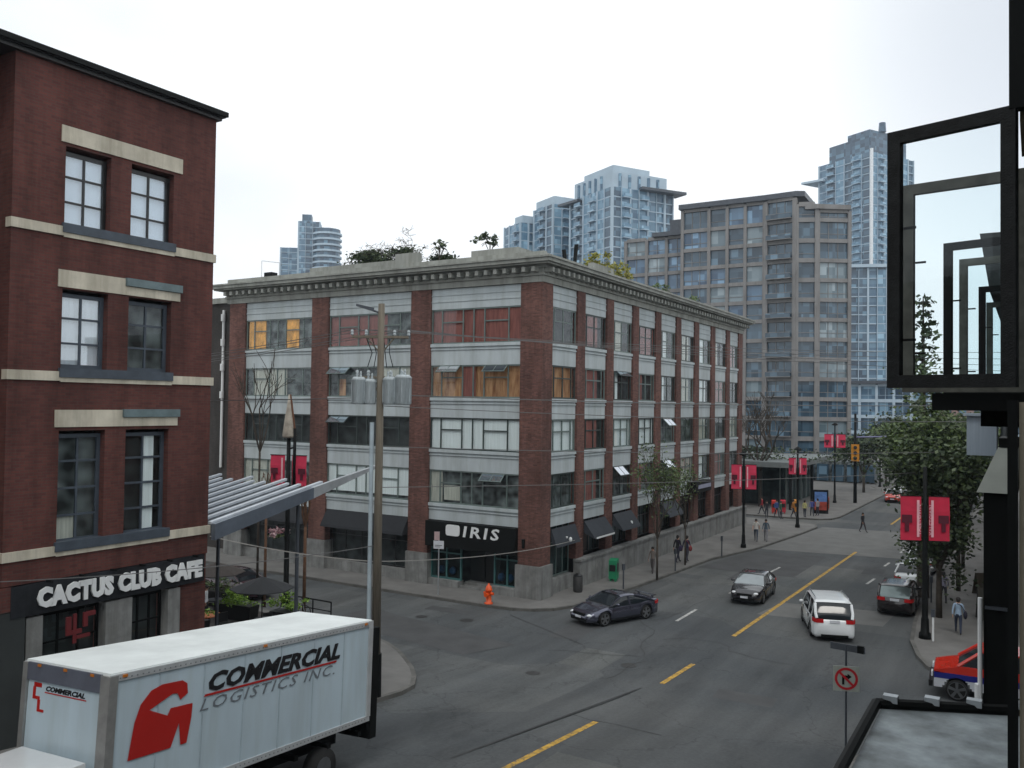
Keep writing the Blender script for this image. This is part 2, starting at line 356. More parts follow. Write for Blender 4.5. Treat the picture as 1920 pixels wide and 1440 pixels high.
sd = bpy.data.lights.new('sun', 'SUN'); sd.energy = .7; sd.angle = R(14); sd.color = (1, .96, .9)
so = bpy.data.objects.new('sun', sd); COL.objects.link(so)
d = Vector((math.sin(SUN_AZ)*math.cos(SUN_EL), math.cos(SUN_AZ)*math.cos(SUN_EL), math.sin(SUN_EL)))
so.rotation_euler = d.to_track_quat('Z', 'Y').to_euler(); so.location = (0, 0, 60)

# ------------------------------------------------------------------ ground
def zg(y):
    if y < 28: return .084*(30.5-y)
    if y < 33: return .084*(33-y)**2/10
    return 0.
YS = [-40, 0, 10, 20, 24, 26, 28, 29, 30, 31, 32, 33]
def strip(name, ys, xl, xr, dz, m, thick=0., kind='structure'):
    """a sheet between xl(y) and xr(y) that follows the slope; thick>0 adds kerb faces"""
    b = MB()
    for y0, y1 in zip(ys[:-1], ys[1:]):
        z0, z1 = zg(y0)+dz, zg(y1)+dz
        p = [(xl(y0), y0, z0), (xr(y0), y0, z0), (xr(y1), y1, z1), (xl(y1), y1, z1)]
        b.add(p, [(0, 1, 2, 3)])
        if thick:
            for i, j in ((1, 2), (3, 0)):
                b.add([p[i], p[j], (p[j][0], p[j][1], p[j][2]-thick), (p[i][0], p[i][1], p[i][2]-thick)], [(0, 3, 2, 1)])
    if thick:
        for y in (ys[0], ys[-1]):
            z = zg(y)+dz; b.add([(xl(y), y, z), (xr(y), y, z), (xr(y), y, z-thick), (xl(y), y, z-thick)], [(0, 1, 2, 3)])
    o = b.build(name, m); tag(o, kind=kind); return o
strip('ground', [-80]+YS+[60, 400, 600], lambda y: -600, lambda y: 250, -.06, M['ground'])
strip('road', [-60]+YS+[60, 120, 420], lambda y: -90, lambda y: 60, 0, M['asphalt'])
def interp(tab):
    def f(y):
        if y <= tab[0][0]: return tab[0][1]
        for (a, va), (b, vb) in zip(tab[:-1], tab[1:]):
            if y <= b: return va + (vb-va)*(y-a)/(b-a)
        return tab[-1][1]
    return f
def pavement(ys, tabl, tabr):
    strip('pavement', ys, interp(tabl), interp(tabr), .14, M['pave'], .16)
def frange(a, b, n): return [a + (b-a)*i/n for i in range(n+1)]
swc = [(24.2, -19.15), (25.2, -19.4), (26.2, -20.1), (27.2, -21.0), (28.2, -22.1), (29.2, -23.3), (30.0, -24.6), (30.6, -26.2), (31.1, -29), (31.5, -34)]
pavement([-40, 0, 10, 18]+[a for a, b in swc], [(0, -90)], [(-40, -19.15)]+swc)
nwc = [(38.75, -30), (38.8, -25), (39.0, -23.4), (39.4, -22.5), (40.1, -21.7), (41.2, -21.2), (43, -20.9), (48, -20.3), (51.5, -20.1), (59.6, -19.6), (66, -18.2), (76, -17.2), (81, -16.9), (82.5, -17.3), (83.5, -18.6), (84, -21)]
pavement([a for a, b in nwc], [(0, -90)], nwc)
nwc2 = [(86.5, -21), (87, -18), (88, -17), (90, -16.6), (120, -16.2), (400, -16)]
pavement([a for a, b in nwc2], [(0, -90)], nwc2)
nec = [(38.2, 2), (38.6, -1.8), (39.1, -3.0), (40, -3.8), (41.5, -4.35), (44, -4.9), (48, -5.2), (55, -5.45), (80, -5.6), (400, -5.6)]
pavement([a for a, b in nec], nec, [(0, 60)])
sec = [(-40, -4.9), (26.5, -4.9), (28, -4.5), (29.3, -3.6), (30, -2.4), (30.4, 0)]
pavement([-40, 0, 10, 20, 24]+[a for a, b in sec[1:]], sec, [(0, 60)])
def kerb(pts):
    b = MB()
    for (x0, y0), (x1, y1) in zip(pts[:-1], pts[1:]):
        d = Vector((x1-x0, y1-y0, 0)); n = Vector((-d.y, d.x, 0)).normalized()*.09
        z0, z1 = zg(y0), zg(y1); q = []
        for dz in (-.05, .146):
            q += [(x0-n.x, y0-n.y, z0+dz), (x1-n.x, y1-n.y, z1+dz), (x1+n.x, y1+n.y, z1+dz), (x0+n.x, y0+n.y, z0+dz)]
        b.hexa(q)
    tag(b.build('kerb', M['kerb']), kind='structure')
kerb([(-19.15, y) for y in (-20, 0, 10, 20)]+[(x, y) for y, x in swc]+[(-80, 31.5)])
kerb([(-80, 38.75)]+[(x, y) for y, x in nwc]+[(-24, 84)])
kerb([(-24, 86.5)]+[(x, y) for y, x in nwc2])
kerb([(40, 38.2)]+[(x, y) for y, x in nec])
kerb([(x, y) for y, x in sec]+[(40, 30.4)])
def flat(name, m, poly, dz=.006):
    """painted marking or cover laid just above the road"""
    b = MB(); b.add([(x, y, zg(y)+dz) for x, y in poly], [tuple(range(len(poly)))]); return b.build(name, m)
def mark(x0, y0, x1, y1, wd, m, name):
    d = Vector((x1-x0, y1-y0)).normalized(); n = Vector((-d.y, d.x))*wd/2
    o = flat(name, m, [(x0-n.x, y0-n.y), (x1-n.x, y1-n.y), (x1+n.x, y1+n.y), (x0+n.x, y0+n.y)]); return tag(o, kind='structure')
mark(-12.2, 40.5, -11.6, 69.5, .21, M['yellow_l'], 'yellow_centre_line')
mark(-12.45, 32.0, -12.3, 35.2, .2, M['yellow_l'], 'yellow_centre_line')
mark(-12.4, 20, -12.4, 26, .2, M['yellow_l'], 'yellow_centre_line')
mark(-11.6, 88, -10.8, 150, .2, M['yellow_l'], 'yellow_centre_line')
for a in ((-15.47, 41.7, -15.48, 44.7), (-14.95, 57.1, -14.83, 59.7), (-8.92, 57.2, -8.77, 59.3), (-8.9, 64.3, -8.8, 66.1), (-15.2, 49.6, -15.15, 51.6), (-8.7, 71, -8.7, 73)):
    mark(*a, .16, M['white_l'], 'white_lane_dash')
M['patch'] = mat('worn_concrete_patch', (.135, .137, .132), .9, .16, .8, bump=.2); M['seam'] = mat('tar_seam', (.035, .036, .037), .8, .3, 3)
for pl, m_, dz in (([(-18.0, 66.6), (-6.2, 68.5), (-6.0, 83.5), (-16.6, 82.2)], 'patch', .004), ([(-12.5, 45.5), (-6.5, 46.5), (-6.3, 50), (-12, 49)], 'patch', .003), ([(-19.5, 56.5), (-13.2, 56.8), (-13.0, 66), (-18.2, 65.6)], 'dpatch', .003), ([(-30, 31.9), (-21, 30.8), (-20, 33.5), (-30, 35.2)], 'dpatch', .004)):
    if m_ == 'dpatch' and m_ not in M: M['dpatch'] = mat('dark_asphalt_patch', (.062, .064, .066), .9, .2, .8)
    tag(flat('road_patch', M[m_], pl, dz), kind='structure')
for a in ((-18.1, 66.5, -6.0, 68.6), (-20, 56.4, -13, 56.7), (-23, 38.0, -17.5, 35.2), (-14, 20, -12.9, 31)):
    mark(*a, .09, M['seam'], 'tar_seam')
rs = random.Random(5); cb_ = MB()
for k in range(11):      # wandering sealed cracks
    x, y = rs.uniform(-18, -7), rs.uniform(24, 64); a = rs.uniform(0, 6.3)
    for j in range(rs.randint(5, 12)):
        a += rs.gauss(0, .38); x1, y1 = x+math.cos(a)*rs.uniform(.4, .9), y+math.sin(a)*rs.uniform(.4, .9); w_ = rs.uniform(.012, .03)
        if -19 < x1 < -5.5:
            n = (-math.sin(a)*w_, math.cos(a)*w_); cb_.add([(x-n[0], y-n[1], zg(y)+.007), (x1-n[0], y1-n[1], zg(y1)+.007), (x1+n[0], y1+n[1], zg(y1)+.007), (x+n[0], y+n[1], zg(y)+.007)], [(0, 1, 2, 3)])
        x, y = x1, y1
tag(cb_.build('sealed_cracks', M['seam']), kind='structure')
for (x, y, w_, l_) in ((-19.5, 35.6, 1.4, 3.2), (-10.3, 31.5, 2.2, 1.3), (-16.6, 53.5, 1.0, 4.2), (-27.5, 36.6, 2.6, 1.0), (-9.8, 60.5, 1.3, 2.6)):
    tag(flat('road_patch', M['dpatch'], [(x, y), (x+w_, y+.15), (x+w_-.1, y+l_), (x-.1, y+l_-.1)], .0035), kind='structure')
for (x, y, r) in ((-24.3, 35.9, .36), (-14.5, 33.5, .33), (-9.4, 50, .33), (-17.2, 30.2, .3), (-26.6, 35.2, .3)):
    flat('manhole_cover', M['iron'], [(x+r*math.cos(a*math.pi/8), y+r*math.sin(a*math.pi/8)) for a in range(16)])['kind'] = 'structure'
M['deck'] = mat('shade_toned_paving', (.045, .04, .037), .85, .3, 2.5, bump=.2)  # paving colour darkened to paint the shade over the patio
strip('patio_floor', [20, 24, 26, 28, 29, 30, 30.9], lambda y: -38, lambda y: min(-24.4, interp(swc)(y)-1.0), .146, M['deck'])
# ================================================================== buildings
rnd = random.Random(3)
def window(F, a0, a1, z0, z1, cols, rows, parent, inner=None, fm='frame', bar=.05, jamb=.08, depth=.3, sash=None, glass='glass', label=None):
    """frame with bars (part) > pane, blinds, opened sash.  cols/rows: fractions of the bars"""
    b = MB(); W, Hh = a1-a0, z1-z0; d0, d1 = depth, depth+.07
    b.fbox(F, a0, a0+jamb, z0, z1, d0, d1); b.fbox(F, a1-jamb, a1, z0, z1, d0, d1)
    b.fbox(F, a0+jamb, a1-jamb, z0, z0+jamb, d0, d1); b.fbox(F, a0+jamb, a1-jamb, z1-jamb, z1, d0, d1)
    for c in cols:
        b.fbox(F, a0+W*c-bar/2, a0+W*c+bar/2, z0+jamb, z1-jamb, d0+.004, d1-.004)
    for r in rows:
        if isinstance(r, tuple): r, c0, c1 = r
        else: c0, c1 = 0, 1
        b.fbox(F, a0+max(jamb, W*c0), a0+min(W-jamb, W*c1), z0+Hh*r-bar/2, z0+Hh*r+bar/2, d0+.009, d1-.009)
    f = b.build('window', M[fm], parent)
    if label: f['label'] = label
    MB().fbox(F, a0+.01, a1-.01, z0+.01, z1-.01, d0+.03, d0+.04).build('pane', M[glass], f)
    for ii, (c0, c1, r0, r1, mm) in enumerate(inner or []):
        nm = 'blind' if mm in ('blind', 'blind_b', 'red_in') else ('curtain' if mm == 'curtain' else 'room_backdrop')
        dd = (.04 if nm != 'room_backdrop' else .13)*(1 if ii == 0 else .35); dd -= .003*ii
        MB().fbox(F, a0+.02+(W-.04)*c0, a0+.02+(W-.04)*c1, z0+.02+(Hh-.04)*r0, z0+.02+(Hh-.04)*r1, d1+dd, d1+dd+(.03 if ii == 0 else .008)).build(nm, M[mm], f)
    for (c0, c1, zt, hh, tilt, mm) in (sash or []):
        o, u, n = F; q = MB(); s = math.sin(tilt); c = math.cos(tilt)
        A0, A1 = a0+W*c0, a0+W*c1; zt = z0+Hh*zt
        def PT(a, l, th): # l down the sash, th thickness
            d = d0 - l*s - th*c; z = zt - l*c + th*s
            return (o[0]+u[0]*a-n[0]*d, o[1]+u[1]*a-n[1]*d, o[2]+z)
        def bx(x0, x1, l0, l1, t0, t1): q.hexa([PT(x0, l0, t0), PT(x1, l0, t0), PT(x1, l1, t0), PT(x0, l1, t0), PT(x0, l0, t1), PT(x1, l0, t1), PT(x1, l1, t1), PT(x0, l1, t1)])
        q.cur = 0; bx(A0, A1, 0, .05, 0, .04); bx(A0, A1, hh-.05, hh, 0, .04); bx(A0, A0+.05, .05, hh-.05, 0, .04); bx(A1-.05, A1, .05, hh-.05, 0, .04)
        bx((A0+A1)/2-.02, (A0+A1)/2+.02, .05, hh-.05, .002, .036)
        q.cur = 1; bx(A0+.05, A1-.05, .05, hh-.05, .015, .025)
        so_ = q.build('open_sash', [M[fm], M[mm]], f)
    return f
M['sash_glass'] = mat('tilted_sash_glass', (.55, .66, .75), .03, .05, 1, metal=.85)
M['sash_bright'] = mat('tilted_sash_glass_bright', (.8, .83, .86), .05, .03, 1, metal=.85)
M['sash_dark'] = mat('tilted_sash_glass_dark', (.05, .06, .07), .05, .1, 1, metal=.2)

# ---------------------------------------------------------------- red-brick cafe building, left
XC = -23.0
CF = thing('cafe_building', 'dark red brick building with pale lintels above the long white cafe sign', 'building', (XC, 18.9, zg(18.9)))
Fc = ((XC, 0, 0), (0, 1, 0), (1, 0, 0))
WIN = [(13.82, 15.2), (15.86, 17.34)]
ROWS = [(6.78, 9.92), (11.66, 13.86), (15.62, 17.84)]
b = MB()
# face wall in strips around the openings
ys = [12.38, 13.82, 15.2, 15.86, 17.34, 18.9]
top = 20.1
for a0, a1 in ((12.38, 13.82), (15.2, 15.86), (17.34, 18.9)): b.fbox(Fc, a0, a1, 5.86, top, 0, .5)
for a0, a1 in WIN:
    zz = [5.86]+[z for r in ROWS for z in r]+[top]
    for k in range(0, len(zz), 2): b.fbox(Fc, a0, a1, zz[k], zz[k+1], 0, .5)
b.fbox(((XC, 18.9, 0), (-1, 0, 0), (0, 1, 0)), .5, 22, 1.0, top, 0, .5)       # side wall to the alley
b.fbox(Fc, 12.38, 12.62, 5.86, top, .5, 1.3)
b.fbox(Fc, 17.9, 18.9, 1.3, 5.86, .06, .5)
b.build('brick_wall', M['brick_a'], CF)
b = MB()      # recessed bay at the left picture edge
b.fbox(Fc, 2, 12.38, 5.86, 8.2, 1.0, 1.3); b.fbox(Fc, 2, 12.38, 8.9, 11.2, 1.0, 1.3); b.fbox(Fc, 2, 12.38, 12.2, 15.3, 1.0, 1.3); b.fbox(Fc, 2, 12.38, 17.9, top, 1.0, 1.3)
b.fbox(Fc, -6, 2, 1.5, top, 0, .5)
b.build('recessed_bay_wall', M['brick_a'], CF)
MB().fbox(Fc, 2, 12.3, 5.9, 20, 1.32, 1.4).build('recess_glazing', M['dark'], CF)
for z in (8.2, 11.2, 15.3, 17.5):
    MB().fbox(Fc, 11.2, 12.34, z, z+.3, .7, 1.0).build('sill', M['stone'], CF)
for (z0, z1) in ((6.5, 6.76), (11.3, 11.56), (15.32, 15.58)):
    b = MB(); b.fbox(Fc, 12.34, 13.8, z0, z1, -.06, .2); b.fbox(Fc, 13.8, 17.38, z0-.03, z0+.1, -.05, .2); b.fbox(Fc, 17.38, 18.96, z0, z1, -.06, .2)
    b.build('string_course', M['stone'], CF)
    MB().fbox(Fc, 13.75, 17.4, z0+.1, z1+.1, -.09, .4).build('window_sill', M['slate'], CF)
for i, z0 in enumerate((10.02, 13.9, 17.93)):
    b = MB()
    if i == 2: b.fbox(Fc, 13.68, 17.62, z0, z0+.46, -.04, .3)
    else: b.fbox(Fc, 13.68, 15.74, z0, z0+.48, -.04, .3); b.fbox(Fc, 15.74, 17.62, z0, z0+.26, -.05, .3)
    b.build('stone_lintel', M['stone'], CF)
    if i < 2: MB().fbox(Fc, 15.72, 17.66, z0+.27, z0+.5, -.12, .2).build('lintel_flashing', M['flash'], CF)
inn = [[[(0, 1, 0, 1, 'interior_g'), (.1, .5, .0, .25, 'curtain')], [(0, 1, 0, 1, 'dark'), (.55, .8, .0, 1, 'blind')]],
       [[(0, 1, 0, 1, 'blind')], [(0, 1, 0, 1, 'interior_g'), (.0, .12, .2, .8, 'red_in')]],
       [[(0, 1, 0, 1, 'blind_b')], [(0, 1, 0, 1, 'blind_b'), (.7, .96, .25, .62, 'white')]]]
for r, (z0, z1) in enumerate(ROWS):
    for c, (a0, a1) in enumerate(WIN):
        rows = [1/3, 2/3] if r else [.25, .5, .75]
        window(Fc, a0, a1, z0, z1-.1, [.5], rows, CF, inn[r][c], fm='slate' if r < 2 else 'black_gloss', depth=.22, bar=.06, jamb=.11, glass='glass_sky' if r == 2 or (r == 1 and c == 0) else 'glass')
MB().fbox(Fc, 12.7, 18.6, 6, 20, 1.35, 1.5).build('inner_wall', M['dark'], CF)
# roof with overhanging eaves
b = MB(); b.box(XC-22, XC+.26, -6, 19.08, 20.1, 20.22); b.box(XC-22, XC+.16, -6, 19.0, 20.0, 20.1); b.build('roof', M['black_gloss'], CF)
b = MB(); b.box(XC+.26, XC+.36, -6, 19.1, 20.12, 20.27); b.build('gutter', M['black'], CF)
# ground floor: black fascia with the sign, stone piers
MB().fbox(Fc, 12.6, 18.75, 5.0, 5.84, -.06, .45).build('sign_fascia', mat('dark_slate_fascia', (.018, .02, .024), .75, .4, 1.5, spec=.2, streak=.3), CF)
MB().fbox(Fc, 2, 13.0, 5.2, 5.84, -.05, .45).build('fascia', M['brick_a'], CF)
b = MB()
for a0, a1 in ((15.35, 16.2), (17.45, 17.88)): b.fbox(Fc, a0, a1, 1.2, 4.93, -.02, .5)
b.fbox(Fc, 13.05, 13.5, 1.2, 4.93, -.02, .5)
for k in range(1, 9): b.fbox(Fc, 15.36, 16.19, 1.2+k*.44, 1.215+k*.44, -.025, .0)
b.build('stone_pier', M['plinth'], CF)
MB().fbox(Fc, 2, 13.0, 1.3, 5.18, -.04, .45).build('shutter_wall', mat('dark_grey_render', (.03, .035, .035), .8, .25, .7), CF)
for (a0, a1) in ((13.52, 15.33), (16.22, 17.43)):
    window(Fc, a0, a1, 1.6, 4.9, [.33, .66], [.75], CF, [(0, 1, 0, 1, 'dark')], fm='black', depth=.3)
b = MB(); [b.fbox(Fc, *q) for q in ((14.0, 14.14, 4.3, 4.8, -.3, -.24), (14.14, 14.45, 4.3, 4.42, -.3, -.24), (14.5, 14.62, 4.45, 4.85, -.3, -.24), (14.62, 14.85, 4.73, 4.85, -.3, -.24), (14.3, 14.7, 4.16, 4.25, -.3, -.24), (14.2, 14.3, 4.05, 4.86, -.29, -.25))]; e = b.build('hanging_emblem', mat('dark_red_enamel', (.13, .012, .015), .6), CF)
MB().cyl((XC+.27, 14.55, 4.85), (XC+.27, 14.55, 5.05), .02).build('bracket', M['black'], e)
text('sign_lettering', 'CACTUS CLUB CAFE', .62, frameM((XC+.1, 13.28, 5.15), (0, 1, 0), (0, 0, 1), (1, 0, 0)), M['white'], CF, ext=.03, bold=.042, spacing=1.06, fit=(5.35, .56))
for k in range(6):
    MB().fbox(Fc, 13.5+k*.95, 13.56+k*.95, 5.84, 5.9, -.35, -.1).build('sign_lamp', M['black'], CF)

# patio canopy on the alley side: rafters rising outwards over glass
CN = thing('patio_canopy', 'steel and glass patio canopy with white rafters rising from the brick corner', 'canopy', (XC, 19, 6.6))
def cz(y): return 6.72 + (y-19.0)*.19
b = MB()
for k in range(15):
    x = XC - .1 - k*.62; y0, y1 = 19.0, 23.6+(.5 if k % 3 == 0 else 0)
    b.hexa([(x, y0, cz(y0)+.06), (x+.16, y0, cz(y0)+.06), (x+.16, y1, cz(y1)+.06), (x, y1, cz(y1)+.06), (x, y0, cz(y0)+.14), (x+.16, y0, cz(y0)+.14), (x+.16, y1, cz(y1)+.14), (x, y1, cz(y1)+.14)])
b.build('rafters', mat('grey_white_rafter', (.5, .55, .6), .4, .15, 2), CN)['label'] = 'row of thin white rafters'
b = MB(); b.hexa([(XC-9.2, 19, cz(19)), (XC+.1, 19, cz(19)), (XC+.1, 23.4, cz(23.4)), (XC-9.2, 23.4, cz(23.4)), (XC-9.2, 19, cz(19)+.05), (XC+.1, 19, cz(19)+.05), (XC+.1, 23.4, cz(23.4)+.05), (XC-9.2, 23.4, cz(23.4)+.05)])
b.build('roof_panel', M['steel_dk'], CN)
b = MB()
def beam(x0, x1, ya, yb, da, db, up=.0):
    b.hexa([(x0, ya, cz(ya)-da), (x1, ya, cz(ya)-da), (x1, yb, cz(yb)-db+up), (x0, yb, cz(yb)-db+up), (x0, ya, cz(ya)+.1), (x1, ya, cz(ya)+.1), (x1, yb, cz(yb)+.1+up), (x0, yb, cz(yb)+.1+up)])
beam(XC+.12, XC+.3, 18.95, 23.4, .42, .3); b.build('edge_beam', mat('blue_grey_steel', (.12, .145, .18), .4, .15, 2, metal=.3), CN)
b = MB(); beam(XC+.13, XC+.29, 23.4, 27.0, .3, .0, -.05); b.build('bracket_arm', M['steel'], CN)
b = MB()
for x in (XC-.3, XC-4.6, XC-9): b.cyl((x, 23.2, zg(23)+.14), (x, 23.2, cz(23.2)-.05), .07)
b.cyl((XC-9.1, 23.2, cz(23.2)-.08), (XC+.1, 23.2, cz(23.2)-.08), .08)
b.build('post', M['steel_dk'], CN)

# ---------------------------------------------------------------- brick warehouse with the eye-care shop on the corner
XI, YI = -23.2, 41.3
IR = thing('warehouse_building', 'five storey red brick and grey concrete corner warehouse with heavy bracketed cornice', 'building', (XI, YI, 0))
Ff = ((0, YI, 0), (1, 0, 0), (0, -1, 0)); Fr = ((XI, 0, 0), (0, 1, 0), (1, 0, 0))
FC = [(-24.6, -23.2), (-32.34, -30.86), (-40.53, -39.07), (-48.4, -46.82)]
RC = [(41.3, 42.5)]+[(45.62+4.12*k, 46.62+4.12*k) for k in range(9)]
RC[-1] = (78.1, 79.3)
TOPP = 17.62
b = MB(); b.box(FC[0][0], XI, YI, RC[0][1], 1.95, TOPP); b.build('brick_pier', M['brick_b'], IR)['label'] = 'broad corner brick pier'
b = MB(); b.box(FC[0][0]-.1, XI+.12, YI-.12, RC[0][1]+.1, 0, 1.93); q = b.build('pier_base', M['plinth'], IR)
for a0, a1 in FC[1:]:
    b = MB(); b.fbox(Ff, a0, a1, 1.95, TOPP, 0, .9); p = b.build('brick_pier', M['brick_b'], IR)
    MB().fbox(Ff, a0-.08, a1+.08, 0, 1.93, -.1, .9).build('pier_base', M['plinth'], p)
for a0, a1 in RC[1:]:
    b = MB(); b.fbox(Fr, a0, a1, 1.75, TOPP, 0, .9); p = b.build('brick_pier', M['brick_b'], IR)
LV = [(3.95, 4.92), (6.9, 8.1), (10.0, 11.15), (13.08, 14.32), (16.4, 17.6)]
WZ = [(4.92, 6.9), (8.1, 10.0), (11.15, 13.08), (14.32, 16.4)]
fb = [(FC[1][1], FC[0][0]), (FC[2][1], FC[1][0]), (FC[3][1], FC[2][0])]
rb = [(RC[k][1], RC[k+1][0]) for k in range(9)]
def spandrel(F, a0, a1, z0, z1, last):
    b = MB(); b.fbox(F, a0+.004, a1-.004, z0, z1, .12, .6)
    if last:
        b.fbox(F, a0+.004, a1-.004, z0+.42, z0+.5, .08, .12); b.fbox(F, a0+.004, a1-.004, z0+.8, z0+.86, .08, .12)
    else:
        b.fbox(F, a0+.006, a1-.006, z1-.16, z1+.02, .02, .119); b.fbox(F, a0+.006, a1-.006, z1-.34, z1-.28, .06, .119)
    b.build('spandrel', M['concrete_band'], IR)
for (a0, a1) in fb:
    for i, (z0, z1) in enumerate(LV): spandrel(Ff, a0, a1, z0, z1, i == 4)
for (a0, a1) in rb:
    for i, (z0, z1) in enumerate(LV): spandrel(Fr, a0, a1, z0, z1, i == 4)
BG = (0, 1, 0, 1)
SG, SB, SD = 'sash_glass', 'sash_bright', 'sash_dark'
# front interiors: [bay][row bottom..top]
fin = {
 (0, 0): ([BG+('interior_g',), (.16, .34, .1, .55, 'curtain'), (.0, .14, .0, 1, 'curtain')], [(.6, .84, .97, .62, R(48), SG)]),
 (0, 1): ([BG+('blind',)], []),
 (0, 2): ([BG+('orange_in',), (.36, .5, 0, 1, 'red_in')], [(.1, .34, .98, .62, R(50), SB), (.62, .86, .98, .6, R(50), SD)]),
 (0, 3): ([(0, .5, 0, 1, 'red_in'), (.5, 1, 0, 1, 'red_in'), (.5, .62, .05, .45, 'white')], []),
 (1, 0): ([BG+('interior_g',), (0, 1, .12, .98, 'blind')], []),
 (1, 1): ([BG+('dark',)], [(.03, .27, .95, .65, R(52), SG)]),
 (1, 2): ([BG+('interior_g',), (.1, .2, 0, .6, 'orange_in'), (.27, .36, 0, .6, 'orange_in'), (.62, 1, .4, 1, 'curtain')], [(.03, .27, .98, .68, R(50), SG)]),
 (1, 3): ([BG+('red_in',), (.2, .3, 0, 1, 'interior_g'), (.7, 1, 0, 1, 'interior_g')], []),  # red panel paints the brick reflected in these panes
 (2, 0): ([BG+('interior_g',), (0, .4, 0, 1, 'curtain')], []),
 (2, 1): ([BG+('dark',)], []),
 (2, 2): ([BG+('interior_g',), (.1, .62, 0, 1, 'curtain')], []),
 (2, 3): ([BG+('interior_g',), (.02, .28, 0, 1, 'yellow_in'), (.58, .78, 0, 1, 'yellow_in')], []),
}
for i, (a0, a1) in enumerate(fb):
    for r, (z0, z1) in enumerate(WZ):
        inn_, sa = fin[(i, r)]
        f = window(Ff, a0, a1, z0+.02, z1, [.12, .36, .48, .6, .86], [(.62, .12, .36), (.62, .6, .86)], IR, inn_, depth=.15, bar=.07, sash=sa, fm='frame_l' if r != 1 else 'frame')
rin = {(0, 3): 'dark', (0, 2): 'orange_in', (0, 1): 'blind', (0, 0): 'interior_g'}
rsash = {(2, 0): [(.1, .6, .98, .8, R(45), SB)], (4, 0): [(.2, .7, .98, .8, R(45), SB)], (4, 1): [(.2, .7, .98, .8, R(45), SB)], (2, 2): [(.2, .8, 1, .5, R(50), SG)]}
for i, (a0, a1) in enumerate(rb):
    for r, (z0, z1) in enumerate(WZ):
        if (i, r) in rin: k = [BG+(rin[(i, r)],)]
        elif i == 1: k = [BG+('dark',), (.08, .68, 0, 1, 'red_in')]
        else:
            c = rnd.choice(['interior_g', 'interior_g', 'curtain', 'curtain', 'blind', 'red_in']); k = [BG+(rnd.choice(['dark', 'interior_g']),), (0, rnd.choice([1, .5, .7, .35]), 0, 1, c)]
            if (i, r) == (4, 3): k = [BG+('dark',), (.3, .6, 0, 1, 'white')]
            if r == 1 and i in (2, 3): k = [BG+('blind',)]
        window(Fr, a0, a1, z0+.02, z1, [.16, .5, .84], [(.62, .16, .84)], IR, k, depth=.15, bar=.07, jamb=.09, sash=rsash.get((i, r)), fm='frame_l' if (i+r) % 2 else 'frame')
# dark core behind everything
b = MB(); b.box(-48.2, XI-1.6, YI+1.6, 79, .1, 17.5); b.build('core', M['dark'], IR)
b = MB()
for z0, z1 in LV[:4]: b.box(-48.3, XI-.62, YI+.62, 79.1, z0+.3, z0+.6)
b.build('floor_slab', M['interior_g'], IR)
# entablature and cornice, mitred round the corner
b = MB()
def ring(out, z0, z1, inn=1.0):
    b.box(-48.6-out, XI+out, YI-out, YI+inn, z0, z1); b.box(XI-inn, XI+out, YI+inn, 79.4+out, z0, z1)
ring(.05, 17.62, 17.98); ring(.16, 17.98, 18.12); ring(.22, 18.4, 18.52)
b.build('entablature', M['cornice'], IR)
b = MB(); ring(.7, 18.52, 18.62); ring(.86, 18.62, 18.82); ring(.95, 18.82, 18.92)
b.build('cornice', M['cornice'], IR)
b = MB(); ring(.1, 18.12, 18.4)
x = -48.4
while x < XI+.1: b.box(x, x+.22, YI-.62, YI-.1, 18.14, 18.4); x += .62
y = YI-.0
while y < 79.4: b.box(XI+.1, XI+.62, y, y+.22, 18.14, 18.4); y += .62
b.build('modillions', M['cornice'], IR)
b = MB(); b.box(-48.6, XI+.1, YI-.1, YI+.25, 18.92, 19.32); b.box(XI-.25, XI+.1, YI+.25, 79.4, 18.92, 19.25)
b.box(-33.6, -31.9, YI-.05, YI+.4, 19.32, 19.95); b.box(-28.2, -25.0, YI+.3, YI+2.5, 19.0, 19.75); b.box(-41.5, -33.7, YI+.7, YI+1.0, 19.0, 19.75)
b.box(XI-.3, XI+.05, 47.5, 50.5, 19.25, 19.6)
b.build('parapet', M['cornice'], IR)
b = MB(); b.box(-48.5, XI-.3, YI+.3, 79.3, 17.62, 18.9); b.build('roof_deck', M['plinth'], IR)
# ---- shop front, first bay
b = MB(); b.fbox(Ff, -30.82, -24.63, 2.45, 3.92, -.28, .5); b.build('shop_fascia', M['black'], IR)
text('sign_lettering', 'IRIS', .98, frameM((-28.1, YI-.3, 3.16), (1, 0, 0), (0, 0, 1), (0, -1, 0)), M['white'], IR, ext=.02, bold=.018, spacing=1.3, shear=.12, fit=(2.45, .64))
text('small_lettering', 'I T A L Y', .26, frameM((-27.9, YI-.3, 2.6), (1, 0, 0), (0, 0, 1), (0, -1, 0)), M['interior_g'], IR, ext=.01) if False else None
b = MB()
pts = [(-28.8+.28*math.copysign(abs(math.cos(a))**.5, math.cos(a))+(.2 if math.cos(a) > 0 else -.2), 3.49+.32*math.copysign(abs(math.sin(a))**.5, math.sin(a))) for a in [math.pi*k/8+.01 for k in range(16)]]
b.extr(Ff, pts, -.36, -.29); b.build('logo_plaque', M['white'], IR)
TEAL = mat('teal_shop_frame', (.05, .14, .14), .45)
for a0, a1 in ((-30.8, -28.6), (-26.35, -24.66)):
    b = MB()
    for a in (a0, (a0+a1)/2, a1-.08): b.fbox(Ff, a, a+.08, .5, 2.44, .3, .42)
    b.fbox(Ff, a0+.08, a1-.08, .5, .6, .31, .41); b.fbox(Ff, a0+.08, a1-.08, 2.0, 2.08, .31, .41)
    sw_ = b.build('shop_window', TEAL, IR)
    MB().fbox(Ff, a0+.08, a1-.04, .6, 2.4, .35, .36).build('shop_glass', M['glass_teal'], sw_)
